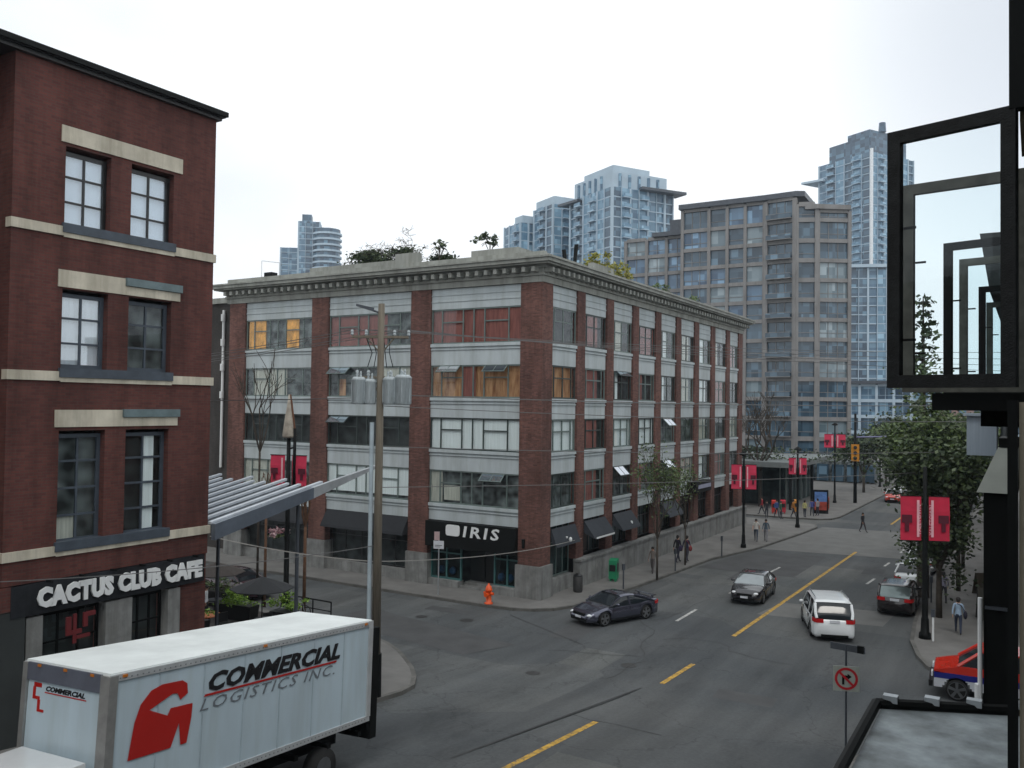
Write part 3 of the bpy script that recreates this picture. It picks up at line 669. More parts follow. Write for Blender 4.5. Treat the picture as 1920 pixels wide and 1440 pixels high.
MB().fbox(Ff, -30.8, -28.62, 0.05, .5, .0, .6).build('stall_riser', M['plinth'], IR); MB().fbox(Ff, -26.38, -24.7, .05, .55, -.15, .6).build('stall_riser', M['plinth'], IR)
b = MB(); b.fbox(Ff, -28.6, -26.4, .1, .25, .2, 1.5); b.fbox(Ff, -28.6, -26.4, .25, .4, .7, 1.5); b.build('entrance_step', M['plinth'], IR)
b = MB(); b.fbox(Ff, -28.5, -27.55, .42, 2.4, 1.2, 1.28); b.fbox(Ff, -27.45, -26.5, .42, 2.4, 1.2, 1.28); b.build('entrance_door', M['black_gloss'], IR)
b = MB()
for a in (-30.4, -29.6, -26.2, -25.6): b.ball((a, YI+.9, .9), .22, .2, .25)
b.build('shop_display', mat('blue_display', (.03, .08, .2), .6, .4, 3), IR)
# other front bays: dark awnings over dark glazing
for (a0, a1) in fb[1:]:
    b = MB(); o = Ff[0]; ya = YI
    b.hexa([(a0+.05, ya-.5, 2.9), (a1-.05, ya-.5, 2.9), (a1-.05, ya+.1, 2.9), (a0+.05, ya+.1, 2.9), (a0+.05, ya-.45, 3.05), (a1-.05, ya-.45, 3.05), (a1-.05, ya+.1, 3.93), (a0+.05, ya+.1, 3.93)])
    b.build('awning', mat('charcoal_awning', (.014, .016, .02), .85), IR)
    window(Ff, a0, a1, .75, 2.9, [.2, .4, .6, .8], [.75], IR, [BG+('dark',)], fm='black_gloss', depth=.5)
    MB().fbox(Ff, a0, a1, .05, .75, .15, .7).build('stall_riser', M['plinth'], IR)
# right side ground floor
b = MB(); b.fbox(Fr, 42.6, 45.6, .05, .95, .1, .7); b.build('stall_riser', M['plinth'], IR)
b = MB(); y = 45.6
b.fbox(Fr, 45.55, 79.4, 0, 1.62, -.35, .1); b.fbox(Fr, 45.5, 79.45, 1.62, 1.76, -.42, .1)
for k in range(1, 18): b.fbox(Fr, 45.6+k*2-.02, 45.6+k*2+.02, .1, 1.6, -.36, -.349)
b.build('stone_base_wall', M['plinth'], IR)
for i, (a0, a1) in enumerate(rb):
    z0 = .98 if i == 0 else 1.78
    window(Fr, a0, a1, z0, 3.93, [.25, .5, .75], [.66], IR, [BG+('dark',)] + ([(.0, .6, 0, .8, 'red_in')] if i in (1, 7) else []), fm='frame_l' if i == 0 else 'black_gloss', depth=.45, glass='glass_teal')
    if i in (0, 1, 2, 4):
        b = MB(); out = .75 if i else .4; zl = 2.95
        b.hexa([(XI+out, a0+.1, zl-.12), (XI+out, a1-.1, zl-.12), (XI, a1-.1, zl+.2), (XI, a0+.1, zl+.2), (XI+out-.06, a0+.1, zl), (XI+out-.06, a1-.1, zl), (XI, a1-.1, 3.85), (XI, a0+.1, 3.85)])
        aw = b.build('awning', mat('slate_awning_cloth', (.03, .036, .045), .85), IR)
        if i == 1: MB().box(XI+out, XI+out+.03, a0+.3, a1-.3, zl-.12, zl-.02).build('valance', M['white'], aw)
for y in (44.0, 52.7):
    b = MB(); b.box(XI+.02, XI+.3, y-.05, y+.05, 3.2, 3.3); b.ball((XI+.5, y, 3.15), .1, .1, .14); b.build('wall_lamp', M['white'], IR)
for x in (-24.1,):
    b = MB(); b.cyl((x, YI-.25, 2.9), (x, YI-.25, 3.4), .08, .11); b.build('wall_lamp', M['black'], IR)
b = MB(); b.box(XI+.02, XI+.7, 64.6, 68.4, 4.1, 4.95); sg = b.build('sign_board', M['black'], IR)
b = MB(); b.box(XI+.7, XI+.73, 65.2, 68.2, 4.4, 4.7); b.build('sign_panel', mat('sign_blue_grey', (.3, .32, .42), .6), sg)

# neighbour behind the alley, left of the warehouse
AL = thing('alley_building', 'dark grey brick building wedged between the warehouse and the cafe corner', 'building', (-56, 46, 0))
b = MB(); b.box(-58, -48.9, 42.6, 70, 0, 17.9); b.build('wall', brick_mat('grey_brick', (.07, .062, .056), (.055, .05, .047), (.06, .06, .06)), AL)
b = MB(); b.box(-58.2, -48.7, 42.4, 70.2, 17.9, 18.3); b.box(-53.5, -50.8, 46, 49, 18.3, 19.1); b.build('parapet', M['cornice'], AL)
b = MB(); b.cyl((-50.4, 42.45, 6), (-50.4, 42.45, 17.4), .1)
for z in (16.6, 14.8, 13, 11): b.cyl((-50.4, 42.4, z), (-50.4, 42.4, z+.5), .16)
b.build('drainpipe', M['white'], AL)
for z in (4, 7.5, 11, 14.5): MB().box(-55, -52, 42.5, 42.56, z, z+2).build('window', M['dark'], AL)

# ---------------------------------------------------------------- far facade towers
def facade(F, cols, rows, name, wallm, glassm, parent, pier=.25, span=.3, proud=.18, as_parts=True, labels=None, skip=None, balc=()):
    """pier/spandrel grid as one wall mesh, each opening one window part"""
    b = MB(); z0, z1 = rows[0], rows[-1]
    for c in cols: b.fbox(F, c-pier, c+pier, z0, z1, -proud, .5)
    for r in rows:
        for c0, c1 in zip(cols[:-1], cols[1:]): b.fbox(F, c0+pier, c1-pier, r-span, r+span, -proud+.1, .5)
    b.build('wall_grid', wallm, parent)
    for i, (c0, c1) in enumerate(zip(cols[:-1], cols[1:])):
        for j, (r0, r1) in enumerate(zip(rows[:-1], rows[1:])):
            if skip and skip(i, j): continue
            A0, A1, Z0, Z1 = c0+pier, c1-pier, r0+span, r1-span
            q = MB(); q.cur = 1; q.fbox(F, A0, A1, Z0, Z1, .28, .4); q.cur = 0
            n = max(1, int((A1-A0)/1.3))
            for k in range(1, n): q.fbox(F, A0+(A1-A0)*k/n-.04, A0+(A1-A0)*k/n+.04, Z0, Z1, .2, .279)
            if rnd.random() < .8: q.fbox(F, A0, A1, Z0+(Z1-Z0)*.3-.04, Z0+(Z1-Z0)*.3+.04, .21, .278)
            if i in balc:
                q.fbox(F, A0, A1, Z0-.05, Z0+.06, -.9, .2); q.cur = 1; q.fbox(F, A0+.03, A1-.03, Z0+.06, Z0+.75, -.88, -.84); q.cur = 0
                q.fbox(F, A0, A1, Z0+.75, Z0+.82, -.9, -.82)
            q.build('window', [wallm, rnd.choice(glassm)], parent)

TWc = mat('brown_grey_precast', (.215, .21, .208), .85, .15, .3, streak=.2)
tg = [tower_glass('tower_glazing_a', (.03, .07, .13), (.22, .38, .55), 1.1, 1.2), tower_glass('tower_glazing_b', (.02, .045, .07), (.13, .22, .3), 1.1, 1.2), tower_glass('tower_glazing_c', (.1, .15, .18), (.36, .44, .48), 1.1, 1.2)]
OT = thing('apartment_block', 'wide brown-grey gridded apartment block rising behind the warehouse end', 'building', (-36, 135, 0))
y0 = 135.0
F1 = ((0, y0, 0), (1, 0, 0), (0, -1, 0))
rows = [3.2+3.02*k for k in range(12)]+[39.6, 43.0]
c1 = [-49.6, -45.1, -42.1, -39.2, -36.2]
facade(F1, c1, rows, '', TWc, tg, OT, pier=.24, span=.3, skip=lambda i, j: j < (4 if i < 3 else 0))
u2 = Vector((6.0, -1.2, 0)).normalized()
P2 = (-36.0, y0-.1, 0)
def fr(p, q):
    u = Vector((q[0]-p[0], q[1]-p[1], 0)); l = u.length; u.normalize(); n = Vector((u.y, -u.x, 0)); return ((p[0], p[1], 0), tuple(u), tuple(n)), l
pA, pB, pC, pD = (-36.2, 134.8), (-31.4, 134.2), (-28.4, 135.5), (-24.2, 138.4)
F2, l2 = fr(pA, pB); facade(F2, [.3, l2], rows, '', TWc, [tg[1]], OT, pier=.3, span=.3, balc=(0,))
F3, l3 = fr(pB, pC); facade(F3, [.3, l3], rows[:-1]+[42.0], '', TWc, [tg[1]], OT, pier=.3, span=.34)
F4, l4 = fr(pC, pD); facade(F4, [.2, l4], rows[:-1]+[41.0], '', TWc, [tg[1], tg[2]], OT, pier=.26, span=.3)
b = MB(); b.prism([(-49.4, y0+.5), (-36, y0+.5), (-31.4, y0+.4), (-28.5, 136.2), (-24.6, 139.1), (-35, 165), (-49.4, 165)], 0, 40.9); b.build('core', M['dark'], OT)
b = MB(); b.prism([(-50.1, y0-.6), (-36, y0-.7), (-31.2, 133.9), (-30, 134.6), (-31, 160), (-50.1, 160)], 43.2, 44.0); b.build('roof', M['steel_dk'], OT)
b = MB(); b.prism([(-30, 134.7), (-28.2, 135), (-23.9, 138.1), (-34, 160), (-36, 160)], 41.2, 41.9); b.build('lower_roof', TWc, OT)
F5 = ((0, 137.5, 0), (1, 0, 0), (0, -1, 0))
facade(F5, [-60.8, -56.9, -53.3, -49.7], [3.2+3.02*k for k in range(8, 13)], '', TWc, tg, OT, pier=.25, span=.3)
b = MB(); b.box(-60.6, -49.7, 138, 160, 0, 38.4); b.build('wing_core', M['dark'], OT)
b = MB(); b.box(-55.6, -49.4, 136.6, 160, 39.6, 40.3); b.box(-53, -49.6, 138.2, 158, 40.3, 42.5); b.build('wing_roof', M['steel_dk'], OT)
b = MB(); b.prism([(-61, 137), (-22, 132.5), (-20, 141), (-61, 141)], 0, 3.1); b.build('podium', M['interior_g'], OT)
for k in range(9): MB().box(-38+k*2.1, -36.4+k*2.1, 132.0+.0, 134.2, .3, 2.7).build('shop_window', tg[1], OT)

TWw = mat('pale_precast', (.4, .5, .58), .75, .1, .2)
gA = tower_glass('blue_glass_a', (.04, .1, .17), (.24, .4, .52), 1.9, 1.45, rough=.3)
gB = tower_glass('blue_glass_b', (.08, .18, .28), (.32, .52, .66), 1.9, 1.45, rough=.3)
gC = tower_glass('blue_glass_c', (.02, .045, .08), (.14, .26, .36), 1.9, 1.45, rough=.3)
def tower(T, cx, cy, ang, W, D, z1, nc, zlo=0, fh=2.9, fins=(), balc=(), gl=None, parts='glazed_column', nd=None):
    """glass shaft: every bay a glazed column with slab edges, plus piers"""
    c, s = math.cos(ang), math.sin(ang)
    def P(x, y): return (cx+c*x-s*y, cy+s*x+c*y)
    faces = [(P(-W/2, -D/2), P(W/2, -D/2), nc), (P(W/2, -D/2), P(W/2, D/2), nd or nc), (P(-W/2, D/2), P(-W/2, -D/2), nd or nc)]
    b = MB(); b.prism([P(-W/2+.5, -D/2+.5), P(W/2-.5, -D/2+.5), P(W/2-.5, D/2-.5), P(-W/2+.5, D/2-.5)], 0, z1); b.build('core', gC, T)
    for fi, (p, q, n) in enumerate(faces):
        F, l = fr(p, q)
        for k in range(n):
            a0, a1 = l*k/n, l*(k+1)/n; m = MB(); dk = rnd.choice([0, 0, .35])
            z = zlo
            while z < z1-1:
                m.cur = 1; m.fbox(F, a0+.12, a1-.12, z+.32, min(z+fh, z1)-.02, dk, .45)
                m.cur = 0; m.fbox(F, a0, a1, z, z+.3, -.02, .45)
                if (fi, k) in balc or k in balc: m.fbox(F, a0+.2, a1-.2, z, z+.2, -1.3, -.05); m.cur = 2; m.fbox(F, a0+.2, a1-.2, z+.2, z+1.2, -1.28, -1.2)
                z += fh
            m.build(parts, [TWw, (gl or [gA, gB, gC])[rnd.randrange(3)], gB], T)
        m = MB()
        for k in range(n+1):
            a = l*k/n; t_ = .55 if k in fins else .16; m.fbox(F, a-t_/2, a+t_/2, zlo, z1, -.3, .4)
        m.build('pier', TWw, T)
    return P
# centre cluster
T1 = thing('glass_tower', 'pale blue glass tower with swept roof canopies, tallest of the middle cluster', 'tower', (-108, 235, 0))
A1 = R(-30)
P = tower(T1, -107, 238, A1, 22, 22, 73.5, 6, 30, fins=(0, 2, 4, 6), balc=(1, 3), nd=7)
b = MB(); b.prism([P(-9.5, -10.5), P(10.5, -10.5), P(10.5, 9), P(-9.5, 9)], 73.5, 78.4); b.prism([P(-5, -10), P(10, -10), P(10, 3), P(-5, 3)], 78.4, 80); b.build('penthouse', TWw, T1)
b = MB(); b.prism([P(9, -1), P(13.2, -2), P(14.2, 13.5), P(9, 13.5)], 73.4, 74.2); b.build('canopy_roof', M['steel_dk'], T1)
b = MB(); b.prism([P(-14.5, -13.5), P(-5, -12.5), P(-5, 4), P(-14.5, 4)], 72.2, 72.9); b.build('canopy_roof', M['steel_dk'], T1)
b = MB()
for k in range(5): b.cyl((*P(-7+k*3, -10.6), 73.6), (*P(-7+k*3, -10.6), 77.6), .5); b.build('penthouse_column', gA, T1); b = MB(); b.cyl((*P(10.6, -8+k*3.4), 73.6), (*P(10.6, -8+k*3.4), 77.6), .5); b.build('penthouse_column', gA, T1); b = MB()
T2 = thing('glass_tower', 'middle pale glass tower tucked left of the tallest one', 'tower', (-134, 240, 0))
P = tower(T2, -133, 248, A1, 12, 13, 75, 3, 30, fins=(0, 2), balc=(1,), nd=4)
b = MB(); b.prism([P(-5.5, -6), P(5.8, -6), P(5.8, 5), P(-5.5, 5)], 75, 77.6); b.build('penthouse', TWw, T2)
T3 = thing('glass_tower', 'lowest and leftmost glass tower of the middle cluster, darker edge', 'tower', (-146, 245, 0))
P = tower(T3, -146.5, 250, A1, 11, 12, 71, 3, 30, fins=(1,), balc=(2,), nd=4)
b = MB(); b.prism([P(0, -5), P(5.2, -5), P(5.2, 5), P(0, 5)], 71, 73.4); b.build('penthouse', TWw, T3)
# far left small tower
T4 = thing('glass_tower', 'small distant blue tower with rounded balconies seen over the warehouse roof, far left', 'tower', (-300, 306, 0))
P = tower(T4, -312, 308, R(40), 16, 14, 86, 4, 40)
P = tower(T4, -303, 306.5, R(40), 10, 12, 98, 3, 40)
b = MB(); b.prism([P(-3.5, -5), P(1, -5), P(1, 3), P(-3.5, 3)], 98, 101.5); b.build('penthouse', gC, T4)
b = MB()
for k in range(19):
    z = 40+k*2.8+1.2; cxx, cyy = -293.5, 308.5
    b.cur = 0; b.cyl((cxx, cyy, z), (cxx, cyy, z+.9), 7, 7, 20); b.cur = 1; b.cyl((cxx, cyy, z+.9), (cxx, cyy, z+2.8), 6.2, 6.2, 20)
b.build('rounded_bay', [TWw, gC], T4)
# right tower, tall, with lower companion
T5 = thing('glass_tower', 'very tall blue glass tower behind the brown block, next to the open window', 'tower', (-58, 345, 0))
P = tower(T5, -56, 354, R(-30), 24, 24, 106, 6, 8, fins=(0, 6), balc=(1, 4), nd=7)
b = MB(); b.prism([P(-8, -11), P(11, -11), P(11, 9), P(-8, 9)], 106, 112.5); b.prism([P(-1, -9), P(9, -9), P(9, 5), P(-1, 5)], 112.5, 115.5); b.cyl((*P(9, -2), 115.5), (*P(9, -2), 119), 1.4, 1.2); b.build('penthouse', gC, T5)
b = MB(); b.prism([P(-17.5, -16), P(-9, -13.5), P(-9, 5), P(-17.5, 5)], 99.5, 100.3); b.build('canopy_roof', TWw, T5)
b = MB(); b.prism([P(11.9, -12.5), P(12.7, -12.5), P(12.7, -11.6), P(11.9, -11.6)], 60, 107); b.build('corner_fin', mat('bright_white_fin', (.75, .78, .8), .6), T5)
T6 = thing('glass_tower', 'lower white-finned glass block in front of the very tall tower', 'tower', (-47, 300, 0))
P = tower(T6, -45.5, 300, R(22), 17, 14, 56, 6, 6, fins=(0, 2, 4, 6), balc=(4, 5))
b = MB(); b.prism([P(-8.7, -8), P(8.7, -8), P(8.7, 4), P(-8.7, 4)], 56, 57); b.build('roof', TWw, T6)
# street end
E1 = thing('podium_building', 'low grey-glass building closing the far end of the street', 'building', (-20, 235, 0))
FE = ((0, 232, 0), (1, 0, 0), (0, -1, 0))
facade(FE, [-46+4*k for k in range(12)], [1, 5, 9, 13, 17], '', TWw, [gA, gC], E1, pier=.3, span=.4)
b = MB(); b.box(-46, -2, 232.4, 260, 0, 17.2); b.build('core', M['dark'], E1)
b = MB(); b.box(-47, -1, 231, 260, 17.2, 18); b.build('roof', M['steel_dk'], E1)
E2 = thing('rosy_building', 'small dull pink building showing through the street trees', 'building', (-20, 175, 0))
b = MB(); b.box(-18.5, -9.5, 215, 226, 0, 14.5); b.build('wall', mat('dull_pink_render', (.3, .2, .18), .85, .15, .5), E2)
b = MB(); b.box(-18.8, -9.2, 214.8, 226, 14.5, 15); b.build('roof', M['steel_dk'], E2)
for k in range(3): MB().box(-17.5+k*3, -16+k*3, 214.85, 214.98, 10, 12).build('window', gC, E2)
# glazed low pavilion at the corner beyond the warehouse
PV = thing('corner_pavilion', 'low dark glazed pavilion with grey canopy roof and roof hedge', 'pavilion', (-26, 97, 0))
b = MB(); b.box(-42, -21.4, 92, 112, 4.55, 5.1); b.build('canopy_roof', mat('grey_canopy', (.16, .18, .18), .7), PV)
b = MB(); b.box(-41, -23.6, 96.5, 111, .1, 4.5); b.build('core', M['dark'], PV)
b = MB()
for k in range(9): b.box(-40+k*2, -39.9+k*2, 96.2, 96.34, .15, 4.5)
for k in range(6): b.box(-23.45, -23.3, 96.5+k*2.4, 96.65+k*2.4, .15, 4.5)
b.build('mullions', M['frame_l'], PV)
b = MB(); b.box(-40.9, -23.5, 96.4, 96.46, .2, 4.5); b.box(-23.55, -23.5, 96.5, 110.8, .2, 4.5); b.build('glazing', M['glass_teal'], PV)
for (x, y) in ((-22, 92.8), (-30, 92.8), (-38, 92.8), (-22, 103)):
    MB().cyl((x, y, .1), (x, y, 4.55), .16).build('column', M['black'], PV)
b = MB(); b.box(-34, -27, 95.9, 96.1, 2.9, 3.6); b.build('sign_band', mat('dark_green_sign', (.02, .1, .07), .6), PV)
# upper level behind: dim floors right of warehouse
# ---------------------------------------------------------------- our own building, right picture edge
OB = thing('brick_corner_building', 'dark framed building whose open casement windows jut in at the right picture edge', 'building', (.2, 5.4, 0))
ob_w = mat('dark_bronze_wall', (.03, .032, .03), .7, .25, 2)
ob_b = mat('beige_jamb', (.42, .36, .27), .8, .15, 2)
b = MB(); b.box(-.02, .5, 6.3, 29, 1.2, 13); b.build('wall', ob_w, OB)
b = MB(); b.box(-.075, .3, 5.46, 6.3, 1.5, 10.85); b.build('beige_jamb', ob_b, OB)
b = MB(); b.box(-.13, -.08, 5.40, 5.47, 1.5, 10.86); b.box(-.12, .1, 5.38, 5.46, 12.45, 16); b.build('corner_trim', M['black'], OB)
b = MB(); b.box(-.07, .4, 5.47, 6.25, 12.4, 16); b.build('upper_jamb', mat('brown_jamb', (.1, .075, .04), .8), OB)
b = MB(); b.box(-.52, .3, 5.62, 6.3, 10.80, 10.90); b.box(-.3, .3, 6.3, 8, 10.7, 10.82); b.build('window_ledge', M['black'], OB)
def casement(hx, hy, wdt, z0, z1, ang, fm, lab, gm='glass_clear', t=.075):
    """outward-opened leaf hinged at (hx,hy), pointing to -x turned by ang towards +y"""
    d = Vector((-math.cos(ang), math.sin(ang), 0)); n = Vector((-d.y, d.x, 0))
    F = ((hx, hy, 0), tuple(d), tuple(n)); b = MB(); dd = .05
    b.fbox(F, 0, t, z0, z1, 0, dd); b.fbox(F, wdt-t, wdt, z0, z1, 0, dd); b.fbox(F, t, wdt-t, z0, z0+t, 0, dd); b.fbox(F, t, wdt-t, z1-t, z1, 0, dd)
    o = b.build('casement_window', fm, OB); o['label'] = lab
    def PP(a_, z_): return (F[0][0]+F[1][0]*a_-F[2][0]*.024, F[0][1]+F[1][1]*a_-F[2][1]*.024, z_)
    MB().add([PP(t-.01, z0+t-.01), PP(wdt-t+.01, z0+t-.01), PP(wdt-t+.01, z1-t+.01), PP(t-.01, z1-t+.01)], [(0, 1, 2, 3)]).build('pane', M[gm], o)
    for z, dz in ((z0+.28, 0), (z0+.95, .04)):
        b = MB(); b.fbox(F, wdt-t-.07, wdt-t, z, z+.014, .05, .066); b.build('latch', M['black'], o)
cg = mat('grey_brown_frame', (.1, .1, .085), .6, .3, 9, spec=.2)
casement(-.09, 5.38, .70, 10.93, 12.47, R(16.5), mat('worn_black_frame', (.008, .009, .009), .5, .6, 14, bump=.25, spec=.2), 'nearest opened casement with heavy black frame')
casement(-.05, 6.78, .80, 10.93, 12.46, R(10), cg, 'second opened leaf with grey-brown frame')
casement(-.03, 9.3, .78, 10.93, 12.46, R(16), M['black'], 'opened black framed leaf further along')
casement(-.03, 10.2, .68, 10.93, 12.42, R(12), cg, 'grey framed leaf behind it')
casement(-.03, 12.6, .62, 10.93, 12.42, R(14), M['black'], 'farthest opened leaf')
casement(-.03, 13.9, .58, 10.93, 12.35, R(12), cg, 'small farthest grey leaf')
# facade stepping out further along: dark soffit wedge seen through the glass
b = MB(); b.hexa([(-.52, 13.2, 12.4), (0, 13.2, 12.3), (0, 20, 12.2), (-.5, 20, 12.3), (-.64, 13.2, 13.2), (0, 13.2, 13.2), (0, 20, 13.2), (-.6, 20, 13.2)]); b.build('eaves_box', mat('dark_soffit', (.02, .022, .022), .6, .5, 6), OB)
b = MB(); b.box(-.33, -.03, 14.4, 18, 10.6, 11.9); b.build('bay_panel', mat('green_grey_panel', (.2, .26, .24), .4, .2, 2), OB)
b = MB(); b.box(-.62, -.23, 13.75, 15.0, 3.5, 9.66); b.build('black_pilaster', M['black'], OB)
b = MB(); b.box(-.60, -.2, 13.70, 13.76, 8.05, 8.09); b.box(-.60, -.2, 13.70, 13.76, 5.4, 5.43); b.build('pilaster_joint', M['steel_dk'], OB)
b = MB(); b.hexa([(-.70, 13.6, 9.67), (-.2, 13.6, 9.67), (-.2, 15.2, 9.67), (-.70, 15.2, 9.67), (-.45, 13.9, 10.28), (-.2, 13.9, 10.28), (-.2, 15.2, 10.28), (-.45, 15.2, 10.28)])
b.build('pale_hood', mat('pale_canvas_hood', (.36, .38, .34), .85, .1, 3), OB)
b = MB(); b.box(-.44, -.2, 13.95, 15, 10.29, 10.42); b.build('hood_bracket', M['black'], OB)
b = MB(); b.cyl((-.66, 13.7, 4.6), (-.66, 13.7, 8.2), .03); b.cyl((-.68, 13.72, 6.2), (-.68, 13.72, 7.0), .05); b.build('downpipe', M['white'], OB)
b = MB(); b.box(-1.35, -.75, 22.4, 23.4, 9.78, 10.68); b.box(-1.42, -.7, 22.3, 23.5, 10.68, 10.74); b.build('hanging_unit', mat('blue_grey_sheet', (.3, .36, .42), .5, .1, 3, stretch=(8, 8, .2)), OB)
b = MB(); b.cyl((-.8, 23, 10.6), (0, 23, 10.9), .03); b.cyl((-.62, 23, 9.9), (-.62, 23, 10.8), .07); b.build('unit_bracket', M['steel'], OB)
# metal canopy just below
CPY = [(-1.42, 9.9), (.4, 11.0), (.4, 4.0), (-1.9, 4.0)]
b = MB(); b.prism([(-1.36, 9.7), (.3, 10.45), (.3, 5.0), (-1.36, 5.0)], 7.45, 7.70); b.build('entrance_canopy', mat('weathered_zinc', (.25, .285, .3), .7, .45, 2.2, streak=.25), OB)
b = MB()
for (x0, y0, x1, y1) in ((-1.42, 9.72, .3, 10.5), (-1.42, 9.72, -1.42, 5)):
    b.cyl((x0, y0, 7.74), (x1, y1, 7.74), .055, .055, 8)
b.build('canopy_rail', M['black'], OB)
for k in range(5):
    t_ = k/4.; b = MB(); b.box(-1.36+1.5*t_, -1.22+1.5*t_, 9.74+.68*t_, 9.84+.68*t_, 7.76, 7.83); b.build('canopy_cap', M['steel'], OB)
# the rest of our block and the east side of the street: they close the street canyon
b = MB(); b.box(.52, 24, -40, 5.3, -.5, 17); b.box(.52, 24, 5.3, 29, -.5, 12.8); b.build('rear_wing', mat('pale_blue_grey_render', (.3, .34, .35), .85, .2, .8), OB)
EB = thing('east_block_building', 'four storey brick building lining the right side of the street beyond the crossing', 'building', (1.5, 44, 0))
b = MB(); b.box(1.5, 22, 43.5, 120, 0, 15.5); b.build('wall', M['brick_b'], EB)
b = MB(); b.box(1.3, 22, 43.3, 120.2, 15.5, 16); b.build('cornice', M['cornice'], EB)
for k in range(14):
    for z in (1, 4.8, 8.4, 12): MB().box(1.42, 1.49, 45+k*5.3, 48+k*5.3, z, z+2.2).build('window', M['carglass'], EB)
SB_ = thing('south_block_building', 'brick building behind the camera on the near side of the street', 'building', (-10, -60, 0))
b = MB(); b.box(-45, 20, -64, -46, 0, 20); b.build('wall', M['brick_a'], SB_)
b = MB(); b.box(-45.3, 20.3, -64.2, -45.8, 20, 20.6); b.build('cornice', M['cornice'], SB_)
# ================================================================== vehicles (local: +x is the front, origin on the ground)
def lerp_tab(tab, x):
    if x <= tab[0][0]: return tab[0][1]
    for (a, va), (b_, vb) in zip(tab[:-1], tab[1:]):
        if x <= b_:
            t_ = (x-a)/(b_-a); t_ = t_*t_*(3-2*t_)*.5+t_*.5; return va+(vb-va)*t_
    return tab[-1][1]
def wheels(T, xs, tw, rad, wd=.22):
    rims = []
    for x in xs:
        for s in (1, -1):
            b = MB(); b.smooth = True; yo = s*tw; yi = s*(tw-wd)
            prof = [(rad-.07, yo), (rad-.01, yo-s*.015), (rad, yo-s*.05), (rad, yi+s*.05), (rad-.03, yi)]
            n = 20; vs = []
            for k in range(n):
                a = 2*math.pi*k/n
                for r, y in prof: vs.append((x+r*math.cos(a), y, rad+r*math.sin(a)))
            m = len(prof); fs = [(k*m+j, ((k+1) % n)*m+j, ((k+1) % n)*m+j+1, k*m+j+1) for k in range(n) for j in range(m-1)]
            fs.append(tuple(k*m+m-1 for k in range(n))); b.add(vs, fs)
            wo = b.build('wheel', M['rub'], T, world=False)
            b = MB(); r0 = rad-.07; yb = yo-s*.05; b.cur = 0
            b.cyl((x, yb-s*.04, rad), (x, yb, rad), r0, r0, 20); b.cur = 1
            for k in range(5):
                a = 2*math.pi*k/5+.3; c_, s_ = math.cos(a), math.sin(a); q = .035
                p = [(x-s_*q, rad+c_*q), (x+c_*r0*.95-s_*q*1.6, rad+s_*r0*.95+c_*q*1.6), (x+c_*r0*.95+s_*q*1.6, rad+s_*r0*.95-c_*q*1.6), (x+s_*q, rad-c_*q)]
                b.hexa([(u_, yb, v_) for u_, v_ in p]+[(u_, yb+s*.03, v_) for u_, v_ in p])
            b.cyl((x, yb, rad), (x, yb+s*.035, rad), .06, .05, 10)
            for k in range(20):
                a, a2 = 2*math.pi*k/20, 2*math.pi*(k+1)/20
                q = []
                for yy in (yb, yb+s*.03):
                    q += [(x+(r0-.03)*math.cos(a), yy, rad+(r0-.03)*math.sin(a)), (x+r0*math.cos(a), yy, rad+r0*math.sin(a)), (x+r0*math.cos(a2), yy, rad+r0*math.sin(a2)), (x+(r0-.03)*math.cos(a2), yy, rad+(r0-.03)*math.sin(a2))]
                b.hexa(q)
            b.build('rim', [M['rub'], M['rim']], wo, world=False)
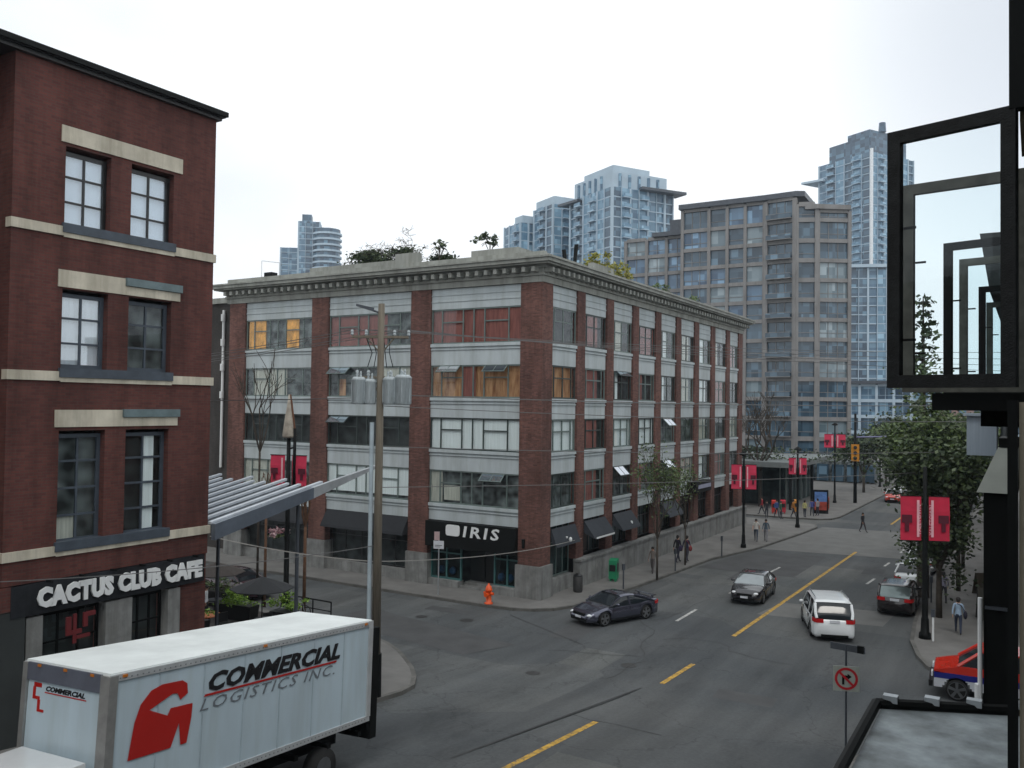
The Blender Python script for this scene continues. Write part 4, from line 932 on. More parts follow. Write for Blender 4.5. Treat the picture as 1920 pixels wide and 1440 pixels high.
def car(name, label, cat, loc, rz, pm, L, W, deck, belt, wb, cab, hw_tab=None, rad=.33, sill=.22, glassm=None, group=None, suv=False, taillabel=None):
    """deck: (x,z) top line of the lower body; cab: base front x, roof front x, roof rear x, base rear x, roof height"""
    T = thing(name, label, cat, loc, rz, group); hl = L/2; hw = W/2; gm = glassm or M['carglass']
    xw = wb; hw_tab = hw_tab or [(-hl, .78), (-hl+.12, .9), (-hl+.5, .985), (-.2, 1.0), (hl-.9, .985), (hl-.35, .9), (hl-.1, .76), (hl, .62)]
    xs = sorted(set([round(-hl+L*k/64, 3) for k in range(65)])); b = MB(); b.smooth = True; rings = []
    for x in xs:
        w_ = hw*lerp_tab(hw_tab, x); zt = lerp_tab(deck, x); zb = sill
        e = min(x+hl, hl-x); zb = sill + (.10 if e < .05 else 0)
        arch = 0
        for xc in xw:
            d_ = abs(x-xc); ra = rad+.07
            if d_ < ra: arch = max(arch, rad+math.sqrt(ra*ra-d_*d_))
        zs = belt if zt > belt else zt
        pts = [(0, zt), (.5, zt-.004), (.78, zt-.02), (.9, zt-.05), (.965, zt-.11)]
        pr = [(w_*p, z) for p, z in pts]
        low = [(w_*1.0, max(sill+.28, zt*.62)), (w_*.995, zb+.12), (w_*.95, zb)]
        low = [(y, max(z, min(arch, zt-.13))) if arch else (y, z) for y, z in low]
        low[0] = (low[0][0], min(low[0][1]+.0, zt-.12))
        pr += low; pr += [(w_*.6, zb+.02 if not arch else max(zb, .35)), (0, zb+.02)]
        rings.append((x, pr))
    m = len(rings[0][1]); vs = []
    for x, pr in rings:
        vs += [(x, y, z) for y, z in pr] + [(x, -y, z) for y, z in pr[1:-1][::-1]]
    mm = m+m-2; fs = []
    for i in range(len(rings)-1):
        for j in range(mm): fs.append((i*mm+j, (i+1)*mm+j, (i+1)*mm+(j+1) % mm, i*mm+(j+1) % mm))
    fs.append(tuple(range(mm))); fs.append(tuple((len(rings)-1)*mm+j for j in range(mm))[::-1]); b.add(vs, fs)
    body = b.build('body', pm, T, world=False)
    # cabin
    bf, rf, rr, br, zr = cab; tw = .80 if not suv else .86
    def top(x):
        if x > rf: return belt-.03+(zr-belt)*((bf-x)/(bf-rf))**.85
        if x < rr: return belt-.03+(zr-belt)*((x-br)/max(.01, rr-br))**(.75 if not suv else .9)
        u_ = (x-rr)/(rf-rr); return zr-.03+.035*math.sin(math.pi*min(1, max(0, u_)))-.0
    xs2 = [br+(bf-br)*k/28 for k in range(29)]; b = MB(); b.smooth = True; vs = []; gl = []
    for x in xs2:
        zt = max(belt-.02, min(top(x), zr)); f_ = max(0, (zt-belt)/(zr-belt)); wl = hw*lerp_tab(hw_tab, x)*.955; wt = wl*(1-(1-tw)*f_)
        gl.append((x, wl, wt, zt))
        pr = [(wl, belt-.06), (wt, zt-.06*f_), (wt*.9, zt-.012*f_), (wt*.5, zt+.0), (0, zt+.008)]
        vs += [(x, y, z) for y, z in pr]+[(x, -y, z) for y, z in pr[:-1][::-1]]
    mm = 9; fs = [(i*mm+j, (i+1)*mm+j, (i+1)*mm+j+1, i*mm+j+1) for i in range(28) for j in range(8)]
    fs += [tuple(range(mm)), tuple(28*mm+j for j in range(mm))[::-1]]; b.add(vs, fs)
    b.build('windows', gm, T, world=False)
    b = MB(); b.smooth = True; R_ = [g for g in gl if rr-.1 <= g[0] <= rf+.1]; vs = []
    for x, wl, wt, zt in R_:
        vs += [(x, wt+.012, zt-.05), (x, wt*.93, zt+.012), (x, wt*.5, zt+.026), (x, 0, zt+.032), (x, -wt*.5, zt+.026), (x, -wt*.93, zt+.012), (x, -wt-.012, zt-.05)]
    n = len(R_); b.add(vs, [(i*7+j, (i+1)*7+j, (i+1)*7+j+1, i*7+j+1) for i in range(n-1) for j in range(6)])
    b.build('roof', pm, T, world=False)
    b = MB()
    def edge(x): 
        g = min(gl, key=lambda q: abs(q[0]-x)); return g
    for s in (1, -1):
        for seq, r_ in (((bf, (bf+rf)/2, rf), .035), ((rr, (rr*.6+br*.4), (rr+br*2)/3, br), .055 if not suv else .07)):
            P_ = []
            for x in seq:
                g = edge(x); f_ = max(0, (g[3]-belt)/(zr-belt)); P_.append((g[0], s*(g[2]*(.99 if f_ > .3 else 1.0)), g[3]-.05*f_))
            b = MB(); b.tube(P_, r_, 6); b.build('pillar', pm, T, world=False)
        xm = (rf+rr)/2-.05; g = edge(xm); b = MB(); b.hexa([(xm-.05, s*g[1]*.995, belt-.04), (xm+.05, s*g[1]*.995, belt-.04), (xm+.05, s*(g[1]+.02), belt-.04), (xm-.05, s*(g[1]+.02), belt-.04), (xm-.05, s*g[2]*.99, g[3]-.05), (xm+.05, s*g[2]*.99, g[3]-.05), (xm+.05, s*(g[2]+.015), g[3]-.05), (xm-.05, s*(g[2]+.015), g[3]-.05)]); b.build('pillar', pm, T, world=False)
        if suv:
            xq = rr+.25; g = edge(xq); b = MB(); b.hexa([(xq-.1, s*g[1]*.99, belt-.04), (xq+.06, s*g[1]*.99, belt-.04), (xq+.06, s*(g[1]+.02), belt-.04), (xq-.1, s*(g[1]+.02), belt-.04), (xq-.1, s*g[2]*.99, g[3]-.05), (xq+.0, s*g[2]*.99, g[3]-.05), (xq+.0, s*(g[2]+.02), g[3]-.05), (xq-.1, s*(g[2]+.02), g[3]-.05)]); b.build('pillar', pm, T, world=False)
    # seams, handles, mirrors
    for s in (1, -1):
        b = MB()
        for x in (xw[1]-.42-.12, (rf+rr)/2-.05, xw[0]+.42):
            w_ = hw*lerp_tab(hw_tab, x); b.box(x-.006, x+.006, s*(w_-.03), s*(w_+.003), sill+.1, belt-.12)
        w_ = hw; b.box(xw[0]+.4, xw[1]-.4, s*(w_-.05), s*(w_+.004), sill+.0, sill+.07)
        b.build('door_seam', M['black'], T, world=False)
    for s in (1, -1):
        xh = (rf+rr)/2+.12; b = MB(); b.box(xh-.08, xh+.08, s*(hw*.985), s*(hw+.02), belt-.2, belt-.165); b.build('door_handle', pm, T, world=False)
        g = edge(bf-.35); b = MB(); b.smooth = True; b.ball((bf-.42, s*(g[1]+.13), belt+.07), .09, .12, .075); b.smooth = False; b.box(bf-.45, bf-.4, s*(g[1]-.03), s*(g[1]+.08), belt-.02, belt+.04); b.build('wing_mirror', pm, T, world=False)
        # lamps
        xf = hl-.13; w_ = hw*lerp_tab(hw_tab, xf); zf = lerp_tab(deck, xf-.1)
        b = MB(); b.smooth = True; b.ball((xf-.1, s*(w_-.12), zf-.12), .2, .15, .07, 10, 6); b.build('headlight', M['lampglass'], T, world=False)
        xr_ = -hl+.04; w_ = hw*lerp_tab(hw_tab, xr_); zt = lerp_tab(deck, xr_+.05)
        b = MB(); hh = .07 if not suv else .085; zc = zt-.14 if not suv else belt-.13
        pl_ = [(-hl-.02, hw*.5), (-hl-.02, hw*.79), (-hl+.12, hw*.915), (-hl+.34, hw*.975), (-hl+.34, hw*.9), (-hl+.1, hw*.5)]
        b.prism([(x_, s*y_) for x_, y_ in (pl_ if s > 0 else pl_)], zc-hh, zc+hh)
        b.build('tail_light', M['tail'], T, world=False)
    b = MB(); b.box(-hl-.03, -hl+.02, -.22, .22, (belt-.2 if suv else .6), (belt-.08 if suv else .72)); b.build('rear_plate', M['plate'], T, world=False)
    b = MB(); b.box(hl-.02, hl+.025, -.2, .2, .4, .51); b.build('front_plate', M['plate'], T, world=False)
    b = MB(); b.box(hl-.1, hl+.012, -.42, .42, .52, .64); b.box(hl-.12, hl+.01, -.55, .55, .26, .38); b.build('grille', M['black'], T, world=False)
    b = MB(); b.box(-hl-.012, -hl+.1, -.6, .6, .24, .36); b.build('rear_valance', M['black'], T, world=False)
    wheels(T, xw, hw*.985, rad)
    b = MB(); b.box(-hl+.3, hl-.3, -hw*.8, hw*.8, .16, .45); b.build('underbody', M['black'], T, world=False)
    return T
P_grey = paint('dark_metallic_grey', (.08, .085, .12), .65, .22); P_blk = paint('black_car_paint', (.012, .012, .016)); P_wht = paint('white_car_paint', (.72, .75, .76))
P_red = paint('taxi_red', (.5, .04, .02)); P_mar = paint('maroon_paint', (.04, .006, .015)); P_slv = paint('silver_paint', (.4, .42, .43), .5)
def head(dx, dy): return math.atan2(dy, dx)
sed = dict(L=4.65, W=1.82, deck=[(-2.33, .86), (-2.1, .98), (-1.5, 1.0), (-.8, .98), (.9, .98), (1.3, .95), (2.0, .82), (2.25, .68), (2.33, .58)], belt=.96, wb=(-1.4, 1.38), cab=(1.15, .4, -.95, -1.75, 1.44))
cpe = dict(L=4.7, W=1.92, deck=[(-2.35, .88), (-2.15, .99), (-1.6, 1.0), (-.6, .94), (.9, .93), (1.4, .88), (2.0, .74), (2.25, .62), (2.35, .52)], belt=.92, wb=(-1.38, 1.4), cab=(1.1, .25, -.65, -1.85, 1.34), rad=.35)
svd = dict(L=4.85, W=1.98, deck=[(-2.42, 1.0), (-2.3, 1.1), (-1.6, 1.13), (.9, 1.1), (1.3, 1.08), (2.1, .98), (2.33, .8), (2.42, .66)], belt=1.1, wb=(-1.42, 1.45), cab=(1.25, .55, -1.95, -2.38, 1.82), rad=.38, suv=True)
c = car('parked_car', 'dark metallic grey coupe with rear spoiler turning out past the brick corner', 'car', (-18.3, 40.35, 0), head(-1.9, -4.4), P_grey, **cpe)
b = MB(); b.box(-2.3, -2.1, -.7, .7, 1.06, 1.085)
for s in (.5, -.5): b.box(-2.24, -2.14, s-.03, s+.03, .95, 1.06)
b.build('spoiler', P_grey, c, world=False); c.name = 'coupe_car'
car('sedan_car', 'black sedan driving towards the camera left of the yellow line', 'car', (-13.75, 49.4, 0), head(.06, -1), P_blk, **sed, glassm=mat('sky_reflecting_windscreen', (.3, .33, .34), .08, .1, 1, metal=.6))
sv = car('suv_car', 'white sport utility car seen from behind, right of the yellow line', 'car', (-8.75, 44.3, 0), head(-.36, 1), P_wht, **svd)
b = MB()
for s in (1, -1): b.tube([(-1.7, s*.74, 1.84), (-1.6, s*.74, 1.9), (.3, s*.74, 1.9), (.4, s*.74, 1.84)], .022)
b.build('roof_rail', M['chrome'], sv, world=False)
sv2 = dict(svd); sv2.update(L=4.4, W=1.86, deck=[(-2.2, .95), (-2.05, 1.03), (-1.4, 1.04), (.9, 1.02), (1.2, 1.0), (1.9, .9), (2.1, .75), (2.2, .6)], belt=1.02, wb=(-1.3, 1.32), cab=(1.15, .5, -1.6, -2.12, 1.56), rad=.34)
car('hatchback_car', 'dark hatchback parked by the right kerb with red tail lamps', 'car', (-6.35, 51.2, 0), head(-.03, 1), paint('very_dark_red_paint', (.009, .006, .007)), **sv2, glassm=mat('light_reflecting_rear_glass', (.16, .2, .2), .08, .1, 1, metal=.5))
car('white_parked_car', 'white car parked ahead of the dark hatchback', 'car', (-6.45, 58.6, 0), head(-.02, 1), P_wht, **sed)
car('parked_car', 'silver car parked under the street tree ahead of the white one', 'car', (-6.5, 64.8, 0), head(-.02, 1), P_slv, **sed)
tx = car('taxi', 'red and white taxi coming down the far end of the street', 'taxi', (-14.2, 110.5, 0), head(.02, -1), P_red, **sed)
for ch in tx.children:
    if ch.name.startswith(('roof', 'pillar')): ch.data.materials[0] = P_wht
b = MB(); b.box(-.2, .1, -.25, .25, 1.47, 1.6); b.build('roof_sign', M['white'], tx, world=False)
proto = car('parked_car', 'white car parked at the far left kerb near the traffic lamp', 'car', (-14.6, 124, 0), head(0, -1), P_wht, **sed, group='cars parked far up the street')
k = 0
for (x, y, lab) in ((-14.4, 132, 'pale car second from the far taxi at the left kerb'), (-14.3, 140, 'pale car third behind the far taxi'), (-6.8, 96, 'pale car at the right kerb behind the street tree'), (-6.8, 106, 'pale car farthest along the right kerb'), (-11, 118, 'pale car driving in mid street beside the far taxi'), (-14.2, 149, 'pale car farthest up the left kerb')):
    place(proto, (x, y, 0), head(0, -1 if x < -10 else 1), lab)
car('maroon_car', 'maroon car in the side street behind the patio planters', 'car', (-38.2, 33.4, 0), head(1, .02), P_mar, **sed)

# pick-up in red, blue and white
pk = thing('pickup_truck', 'red, blue and white striped pickup nosing out at the right edge', 'pickup', (-1.0, 37.2, 0), R(183))
pr_, pb_, pw_ = paint('red_stripe', (.6, .03, .015)), paint('blue_stripe', (.01, .015, .2)), paint('white_lower', (.6, .62, .66))
b = MB()
def slab(b, x0, x1, z0, z1, wd, cur, taper=.0): b.cur = cur; b.hexa([(x0, -wd, z0), (x1, -wd*(1-taper), z0), (x1, wd*(1-taper), z0), (x0, wd, z0), (x0, -wd, z1), (x1, -wd*(1-taper), z1), (x1, wd*(1-taper), z1), (x0, wd, z1)])
xs = [-2.3+.07*k for k in range(67)]
for x0, x1 in zip(xs[:-1], xs[1:]):
    xm = (x0+x1)/2; zb = .45; 
    for xc in (-1.35, 1.55):
        if abs(xm-xc) < .48: zb = max(zb, .38+math.sqrt(.48**2-(xm-xc)**2))
    tf = .0
    if zb < .78: slab(b, x0, x1, zb, .78, .92, 2)
    slab(b, x0, x1, max(.78, zb), 1.0 if xm < 2 else .98, .925, 1)
    zt = 1.3 if xm < 1.4 else 1.3-(xm-1.4)*.26
    slab(b, x0, x1, 1.0, zt, .915-(.03 if xm > 2.1 else 0), 0)
b.build('body', [pr_, pb_, pw_], pk, world=False)
b = MB(); b.hexa([(1.5, -.86, 1.29), (-.75, -.86, 1.29), (-.75, .86, 1.29), (1.5, .86, 1.29), (.75, -.72, 1.86), (-.65, -.72, 1.86), (-.65, .72, 1.86), (.75, .72, 1.86)]); b.build('windows', M['carglass'], pk, world=False)
b = MB(); b.box(-.7, .78, -.74, .74, 1.85, 1.91)
for s in (1, -1): b.tube([(1.52, s*.86, 1.29), (.77, s*.73, 1.86)], .06); b.tube([(-.73, s*.86, 1.29), (-.66, s*.73, 1.86)], .05); b.tube([(.2, s*.87, 1.29), (.15, s*.74, 1.86)], .035)
b.build('cab_roof', pr_, pk, world=False)
b = MB(); b.box(2.36, 2.5, -.95, .95, .45, .66); b.build('bumper', M['black_gloss'], pk, world=False)
for s in (.62, -.62): MB().box(2.36, 2.42, s-.16, s+.16, .78, .95).build('headlight', M['lampglass'], pk, world=False)
wheels(pk, (-1.35, 1.55), .93, .39, .26)

# ---- box truck
TY, TP, TR = R(-2.81), R(-4.82), R(-2.13)
BX, BY, BZ = -14.9, 10.09, 5.62
tr = thing('box_truck', 'white box truck with red arrow emblem and black company lettering', 'truck', (BX, BY, BZ))
dv = Vector((math.sin(TY)*math.cos(TP), math.cos(TY)*math.cos(TP), math.sin(TP)))
wv = Vector((-math.cos(TY)*math.cos(TR), math.sin(TY)*math.cos(TR), math.sin(TR))); uv = wv.cross(-dv).normalized()
if uv.z < 0: uv = -uv
wv = (wv - dv*wv.dot(dv)).normalized(); uv = dv.cross(-wv).normalized(); uv = uv if uv.z > 0 else -uv
# truck axes: a = to the rear (+y), b = to the left side (-x), c = up; origin: roof corner front/right
MT = Matrix(((dv.x, wv.x, uv.x, 0), (dv.y, wv.y, uv.y, 0), (dv.z, wv.z, uv.z, 0), (0, 0, 0, 1)))
tr.matrix_world = Matrix.Translation((BX, BY, BZ)) @ MT
if MT.determinant() < 0: pass
TL, TW, TH = 8.02, 2.62, 2.5
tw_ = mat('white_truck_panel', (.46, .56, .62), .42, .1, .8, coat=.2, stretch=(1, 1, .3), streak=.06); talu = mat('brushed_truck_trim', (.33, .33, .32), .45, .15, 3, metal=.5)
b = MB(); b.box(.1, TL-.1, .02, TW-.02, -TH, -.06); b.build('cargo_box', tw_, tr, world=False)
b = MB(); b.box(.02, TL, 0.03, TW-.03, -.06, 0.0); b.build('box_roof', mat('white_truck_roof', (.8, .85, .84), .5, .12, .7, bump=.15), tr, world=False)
b = MB(); b.box(.0, TL, -.012, .03, -.16, -.03); b.box(.0, TL, TW-.03, TW+.012, -.16, -.03); b.box(TL-.14, TL+.02, -.02, .12, -TH, -.02); b.box(TL-.14, TL+.02, TW-.12, TW+.02, -TH, -.02); b.box(TL-.1, TL+.02, .12, TW-.12, -.2, -.02)
b.box(.0, TL, -.012, .03, -TH-.12, -TH+.02)
b.build('edge_trim', mat('light_trim', (.5, .52, .53), .4, .1, 3, metal=.3), tr, world=False)
b = MB(); b.box(-.02, .1, .25, TW-.12, -.38, -.04); b.build('front_cap', mat('grey_cap', (.1, .11, .14), .5, .15, 2), tr, world=False)
for b0, b1 in ((-.02, .25), (TW-.12, TW+.02)): MB().box(-.03, .16, b0, b1, -TH, -.05).build('corner_post', talu, tr, world=False)
b = MB(); b.box(.02, .099, .26, TW-.13, -TH, -.39); b.build('front_panel', tw_, tr, world=False)
b = MB(); b.box(TL+.03, TL+.3, -.02, TW+.02, -3.1, -.22); b.build('lift_gate', M['black'], tr, world=False)
# seams, rivets, marker lamps and road dirt
for k in range(1, 7): MB().box(k*TL/7-.012, k*TL/7+.012, .006, .019, -TH+.02, -.16).build('panel_seam', mat('seam_grey', (.38, .46, .51), .6) if k == 1 else bpy.data.materials['seam_grey'], tr, world=False)
rv = MB()
for k in range(60):
    a = .2+k*(TL-.4)/59; rv.box(a-.012, a+.012, -.02, -.011, -.12, -.096); rv.box(a-.012, a+.012, -.02, -.011, -TH-.06, -TH-.036)
rv.build('rivets', mat('rivet_grey', (.22, .24, .25), .5, metal=.5), tr, world=False)['kind'] = 'stuff'
for a in (.3, TL/2, TL-.3): MB().box(a-.05, a+.05, -.035, -.012, -.1, -.05).build('marker_lamp', mat('amber_marker', (.5, .16, .02), .4), tr, world=False)
for bb in (.5, TW-.5, TW/2): MB().box(-.035, -.02, bb-.05, bb+.05, -.1, -.05).build('marker_lamp', bpy.data.materials['amber_marker'], tr, world=False)
# side graphics, on the b=0 side: text runs towards the rear (+a)
SM = frameM((0, 0, 0), (1, 0, 0), (0, 0, 1), (0, -1, 0))
def ST(a, c): m_ = SM.copy(); m_.translation = Vector((a, .008, c)); return m_
red = mat('red_vinyl', (.42, .012, .008), .4, .05, 2); blk = mat('black_vinyl', (.01, .01, .012), .4, .05, 2); gry = mat('grey_outline_vinyl', (.16, .18, .2), .5, .1, 2)
text('lettering', 'COMMERCIAL', .86, ST(2.42, -.8), blk, tr, ext=.006, bold=.034, shear=.3, spacing=1.02, world=False, fit=(4.3, .4))
text('lettering', 'LOGISTICS INC.', .66, ST(2.22, -1.15), gry, tr, ext=.004, bold=-.004, shear=.3, spacing=1.18, world=False, fit=(4.3, .24))
FT = ((0, .004, 0), (1, 0, 0), (0, -1, 0))
b = MB(); b.extr(FT, [(2.3, -.87), (6.56, -.87), (6.6, -.825), (2.33, -.825)], -.006, 0); b.build('red_underline', red, tr, world=False)
g = [(.5, -1.7), (.6, -1.03), (.72, -.7), (.95, -.48), (1.2, -.41), (1.7, -.42), (1.83, -.5), (1.86, -.7), (1.68, -.8), (1.6, -.66), (1.48, -.64), (.93, -.85), (1.38, -1.05), (1.45, -.92), (2.0, -.93), (1.99, -1.2), (1.9, -1.7), (1.75, -1.7), (1.68, -1.25), (1.5, -1.7)]
b = MB(); b.extr(FT, g, -.006, 0); b.build('arrow_emblem', red, tr, world=False)
# front graphics (small): text runs towards the right side (-b)
FM = frameM((0, 0, 0), (0, -1, 0), (0, 0, 1), (-1, 0, 0))
m_ = FM.copy(); m_.translation = Vector((.015, 1.92, -.55)); text('lettering', 'COMMERCIAL', .2, m_, blk, tr, ext=.003, bold=.008, shear=.25, world=False, fit=(1.2, .1))
b = MB(); b.box(.012, .02, .68, 1.95, -.59, -.57); b.build('red_underline', red, tr, world=False)
b = MB(); b.box(.01, .02, 2.06, 2.3, -.5, -.42); b.box(.01, .02, 2.24, 2.32, -.68, -.5); b.box(.01, .02, 2.1, 2.32, -.74, -.68); b.box(.01, .02, 2.08, 2.16, -.92, -.74); b.box(.01, .02, 1.95, 2.16, -.97, -.92); b.build('arrow_emblem', red, tr, world=False)
# cab, chassis, wheels
b = MB(); b.smooth = False
b.hexa([(-2.1, .25, -3.7), (-.15, .25, -3.7), (-.15, 2.37, -3.7), (-2.1, 2.37, -3.7), (-1.55, .38, -1.72), (-.15, .34, -1.62), (-.15, 2.28, -1.62), (-1.55, 2.24, -1.72)])
b.hexa([(-3.0, .3, -3.75), (-2.05, .25, -3.75), (-2.05, 2.37, -3.75), (-3.0, 2.32, -3.75), (-2.9, .38, -2.85), (-1.95, .3, -2.65), (-1.95, 2.32, -2.65), (-2.9, 2.24, -2.85)])
b.build('cab', P_wht, tr, world=False)
b = MB(); b.hexa([(-2.02, .4, -2.6), (-1.9, .4, -2.6), (-1.9, 2.22, -2.6), (-2.02, 2.22, -2.6), (-1.66, .5, -1.85), (-1.5, .5, -1.85), (-1.5, 2.12, -1.85), (-1.66, 2.12, -1.85)]); b.build('windscreen', M['carglass'], tr, world=False)
b = MB(); b.box(-2.2, TL-.3, .85, 1.05, -3.25, -2.98); b.box(-2.2, TL-.3, 1.6, 1.8, -3.25, -2.98)
for k in range(7): b.box(.5+k*1.2, .62+k*1.2, .1, TW-.1, -2.98, -2.86)
b.build('chassis', M['black'], tr, world=False)
for a in (-1.2, 6.4):
    for bb, s in ((.12, 1), (TW-.12, -1)):
        q = MB(); q.smooth = True; q.cyl((a, bb, -3.42), (a, bb+s*.28, -3.42), .47, .47, 20); wo = q.build('wheel', M['rub'], tr, world=False)
        MB().cyl((a, bb-s*.01, -3.42), (a, bb+s*.05, -3.42), .27, .22, 14).build('rim', M['rim'], wo, world=False)
for bb in (.12, TW-.12): 
    q = MB(); q.box(-1.75, -1.68, bb-.05, bb+.05, -2.6, -2.1); q.build('wing_mirror', M['black'], tr, world=False)

# ================================================================== street furniture
def banner_pair(T, z0, z1, w_, F_ax, cm, gap=.1, pole_r=.08, slogan=True):
    """two cloth banners either side of a post (local), spread along x"""
    for s in (-1, 1):
        b = MB(); n = 6
        for k in range(n):
            za, zb = z0+(z1-z0)*k/n, z0+(z1-z0)*(k+1)/n; x0, x1 = s*(pole_r+gap), s*(pole_r+gap+w_)
            ya, yb = .03*math.sin(k*1.3), .03*math.sin((k+1)*1.3)
            b.add([(x0, ya*.4, za), (x1, ya, za), (x1, yb, zb), (x0, yb*.4, zb), (x0, ya*.4+.02, za), (x1, ya+.02, za), (x1, yb+.02, zb), (x0, yb*.4+.02, zb)], [(0, 3, 2, 1), (4, 5, 6, 7), (0, 1, 5, 4), (3, 7, 6, 2), (1, 2, 6, 5), (0, 4, 7, 3)])
        bn = b.build('banner', M[cm], T, world=False)
        h_ = z1-z0; b = MB()
        x0 = s*(pole_r+gap+.0)
        b.box(x0+s*w_*.45, x0+s*w_*.95, -.036, -.031, z0+h_*.4, z0+h_*.58); b.box(x0+s*w_*.6, x0+s*w_*.8, -.036, -.031, z0+h_*.2, z0+h_*.4)
        b.build('dark_print', M['banner_dk'], bn, world=False)
        b = MB(); b.box(x0+s*w_*.1, x0+s*w_*.22, -.037, -.031, z0+h_*.08, z0+h_*.92); b.build('pale_stripe', M['banner_pk'], bn, world=False)
        b = MB()
        for z in (z0-.02, z1+.02): b.cyl((0, .01, z), (s*(pole_r+gap+w_+.03), .01, z), .018)
        b.build('banner_arm', M['black'], T, world=False)
def lamp_post(label, loc, h, bz0, bz1, bw, rz, cm='banner', head_=True, group='lamp posts carrying pink banners', pr=.1):
    T = thing('lamp_post', label, 'lamp post', loc, rz, group)
    b = MB(); b.smooth = True; b.lathe((0, 0, 0), [(pr*2.1, 0), (pr*2.0, .25), (pr*1.5, .3), (pr*1.3, .9), (pr*1.05, 1.0), (pr*.85, h*.6), (pr*.7, h)], 12); b.build('post', M['black'], T, world=False)
    if head_:
        b = MB(); b.lathe((0, 0, h), [(.1, 0), (.34, .06), (.36, .1), (.22, .22), (.05, .34)], 12); b.build('lamp_head', M['black'], T, world=False)
    banner_pair(T, bz0, bz1, bw, None, cm, .04, pr)
    return T
RZ = YAW*1.0
lamp_post('black lamp post with pink banners by the dark walkers, at the warehouse end', (-19.04, 65.6, .14), 7.0, 4.45, 6.3, .78, R(20), 'banner')
lamp_post('black lamp post with pink banners at the far kerb corner', (-18.22, 79.5, .14), 6.9, 4.75, 6.2, .62, R(20), 'banner')
T_ = lamp_post('big near lamp post with large crimson banners before the street tree', (-4.42, 44.7, .14), 8.0, 4.55, 6.6, .92, R(24), 'banner_r', head_=False, pr=.13)
for s in (-1, 1):
    f_ = frameM((s*.17+(.0 if s > 0 else -.16), -.045, 4.75), (0, 0, 1), (-1, 0, 0), (0, -1, 0))
    text('banner_lettering', 'YALETOWN', .26, frameM((s*.27+.08, -.045, 4.8), (0, 0, 1), (-1, 0, 0), (0, -1, 0)), M['banner_pk'], T_, ext=.003, spacing=1.0, world=False)
lamp_post('distant lamp post with two pink banners left of the orange signal', (-19.5, 103, .1), 8.8, 6.3, 7.8, 1.0, R(20), 'banner')
lamp_post('farthest lamp post with pale pink banner beyond the signal', (-18.3, 128, .1), 6.4, 4.6, 6.2, .8, R(20), 'banner')
lamp_post('right side lamp post with pink banner behind the tree and pale hood', (-2.55, 60, .14), 8.6, 6.9, 8.3, .55, R(20), 'banner')
# patio lamp post with wrapped shade and flower basket
PL = thing('lamp_post', 'tall dark lamp post topped by a pale tapering shade, rising from the patio', 'lamp post', (-33.9, 33.0, 0), R(15))
b = MB(); b.smooth = True; b.lathe((0, 0, 0), [(.26, 0), (.24, .5), (.15, .6), (.13, 4.2), (.1, 8.9)], 10); b.cyl((.36, 0, 6.2), (.36, 0, 9.4), .1, .08); b.cyl((0, 0, 6.3), (.36, 0, 6.4), .05); b.cyl((0, 0, 8.3), (.36, 0, 8.4), .05)
b.build('post', M['black'], PL, world=False)
b = MB(); b.smooth = True; b.lathe((0, 0, 8.9), [(.3, 0), (.34, .12), (.26, .8), (.14, 1.6), (.05, 2.3)], 12); b.build('lamp_shade', mat('pale_wrapped_shade', (.4, .36, .3), .8, .25, 4), PL, world=False)
b = MB(); b.tube([(.05, 0, 11.2), (.16, 0, 10.6), (.26, 0, 9.9), (.4, 0, 9.0)], .05); b.build('bracket', mat('rusty_bracket', (.14, .06, .03), .8), PL, world=False)
banner_pair(PL, 6.35, 7.95, .85, None, 'banner', .1, .12)
def leaves(name, m_, T, cen, rad, n, size, world=False, flat_=1., holes=0, seed=1):
    rg = random.Random(seed); b = MB()
    blobs = [(cen[0]+rg.gauss(0, .45)*rad[0], cen[1]+rg.gauss(0, .45)*rad[1], cen[2]+rg.gauss(0, .42)*rad[2], rg.uniform(.22, .5)) for _ in range(max(3, holes))]
    for i in range(n):
        c_ = rg.choice(blobs); u_ = [rg.gauss(0, .5) for _ in range(3)]
        p = (c_[0]+u_[0]*rad[0]*c_[3], c_[1]+u_[1]*rad[1]*c_[3], c_[2]+u_[2]*rad[2]*c_[3])
        leaf(b, rg, p, size*rg.uniform(.6, 1.3), flat_)
    return b.build(name, m_, T, world=world)
def leaf(b, rg, p, s, flat_=1.):
    a = Vector((rg.gauss(0, 1), rg.gauss(0, 1), rg.gauss(0, .5)*flat_)).normalized(); c_ = a.orthogonal().normalized()
    c_ = (c_*math.cos(rg.uniform(0, 6.3))+a.cross(c_)*math.sin(rg.uniform(0, 6.3))).normalized(); p = Vector(p)
    b.add([p-a*s*.5, p+c_*s*.3, p+a*s*.5, p-c_*s*.3], [(0, 1, 2, 3)])
leaves('flower_basket', M['leaf_pk'], PL, (-.45, -.1, 3.9), (.55, .5, .35), 260, .16, holes=6)
leaves('basket_leaves', M['leaf_md'], PL, (-.45, -.1, 3.65), (.5, .45, .3), 160, .16, holes=5)
b = MB(); b.cyl((0, 0, 4.3), (-.5, -.1, 4.3), .025); b.cyl((-.45, -.1, 4.3), (-.45, -.1, 3.6), .01); b.build('basket_arm', M['black'], PL, world=False)

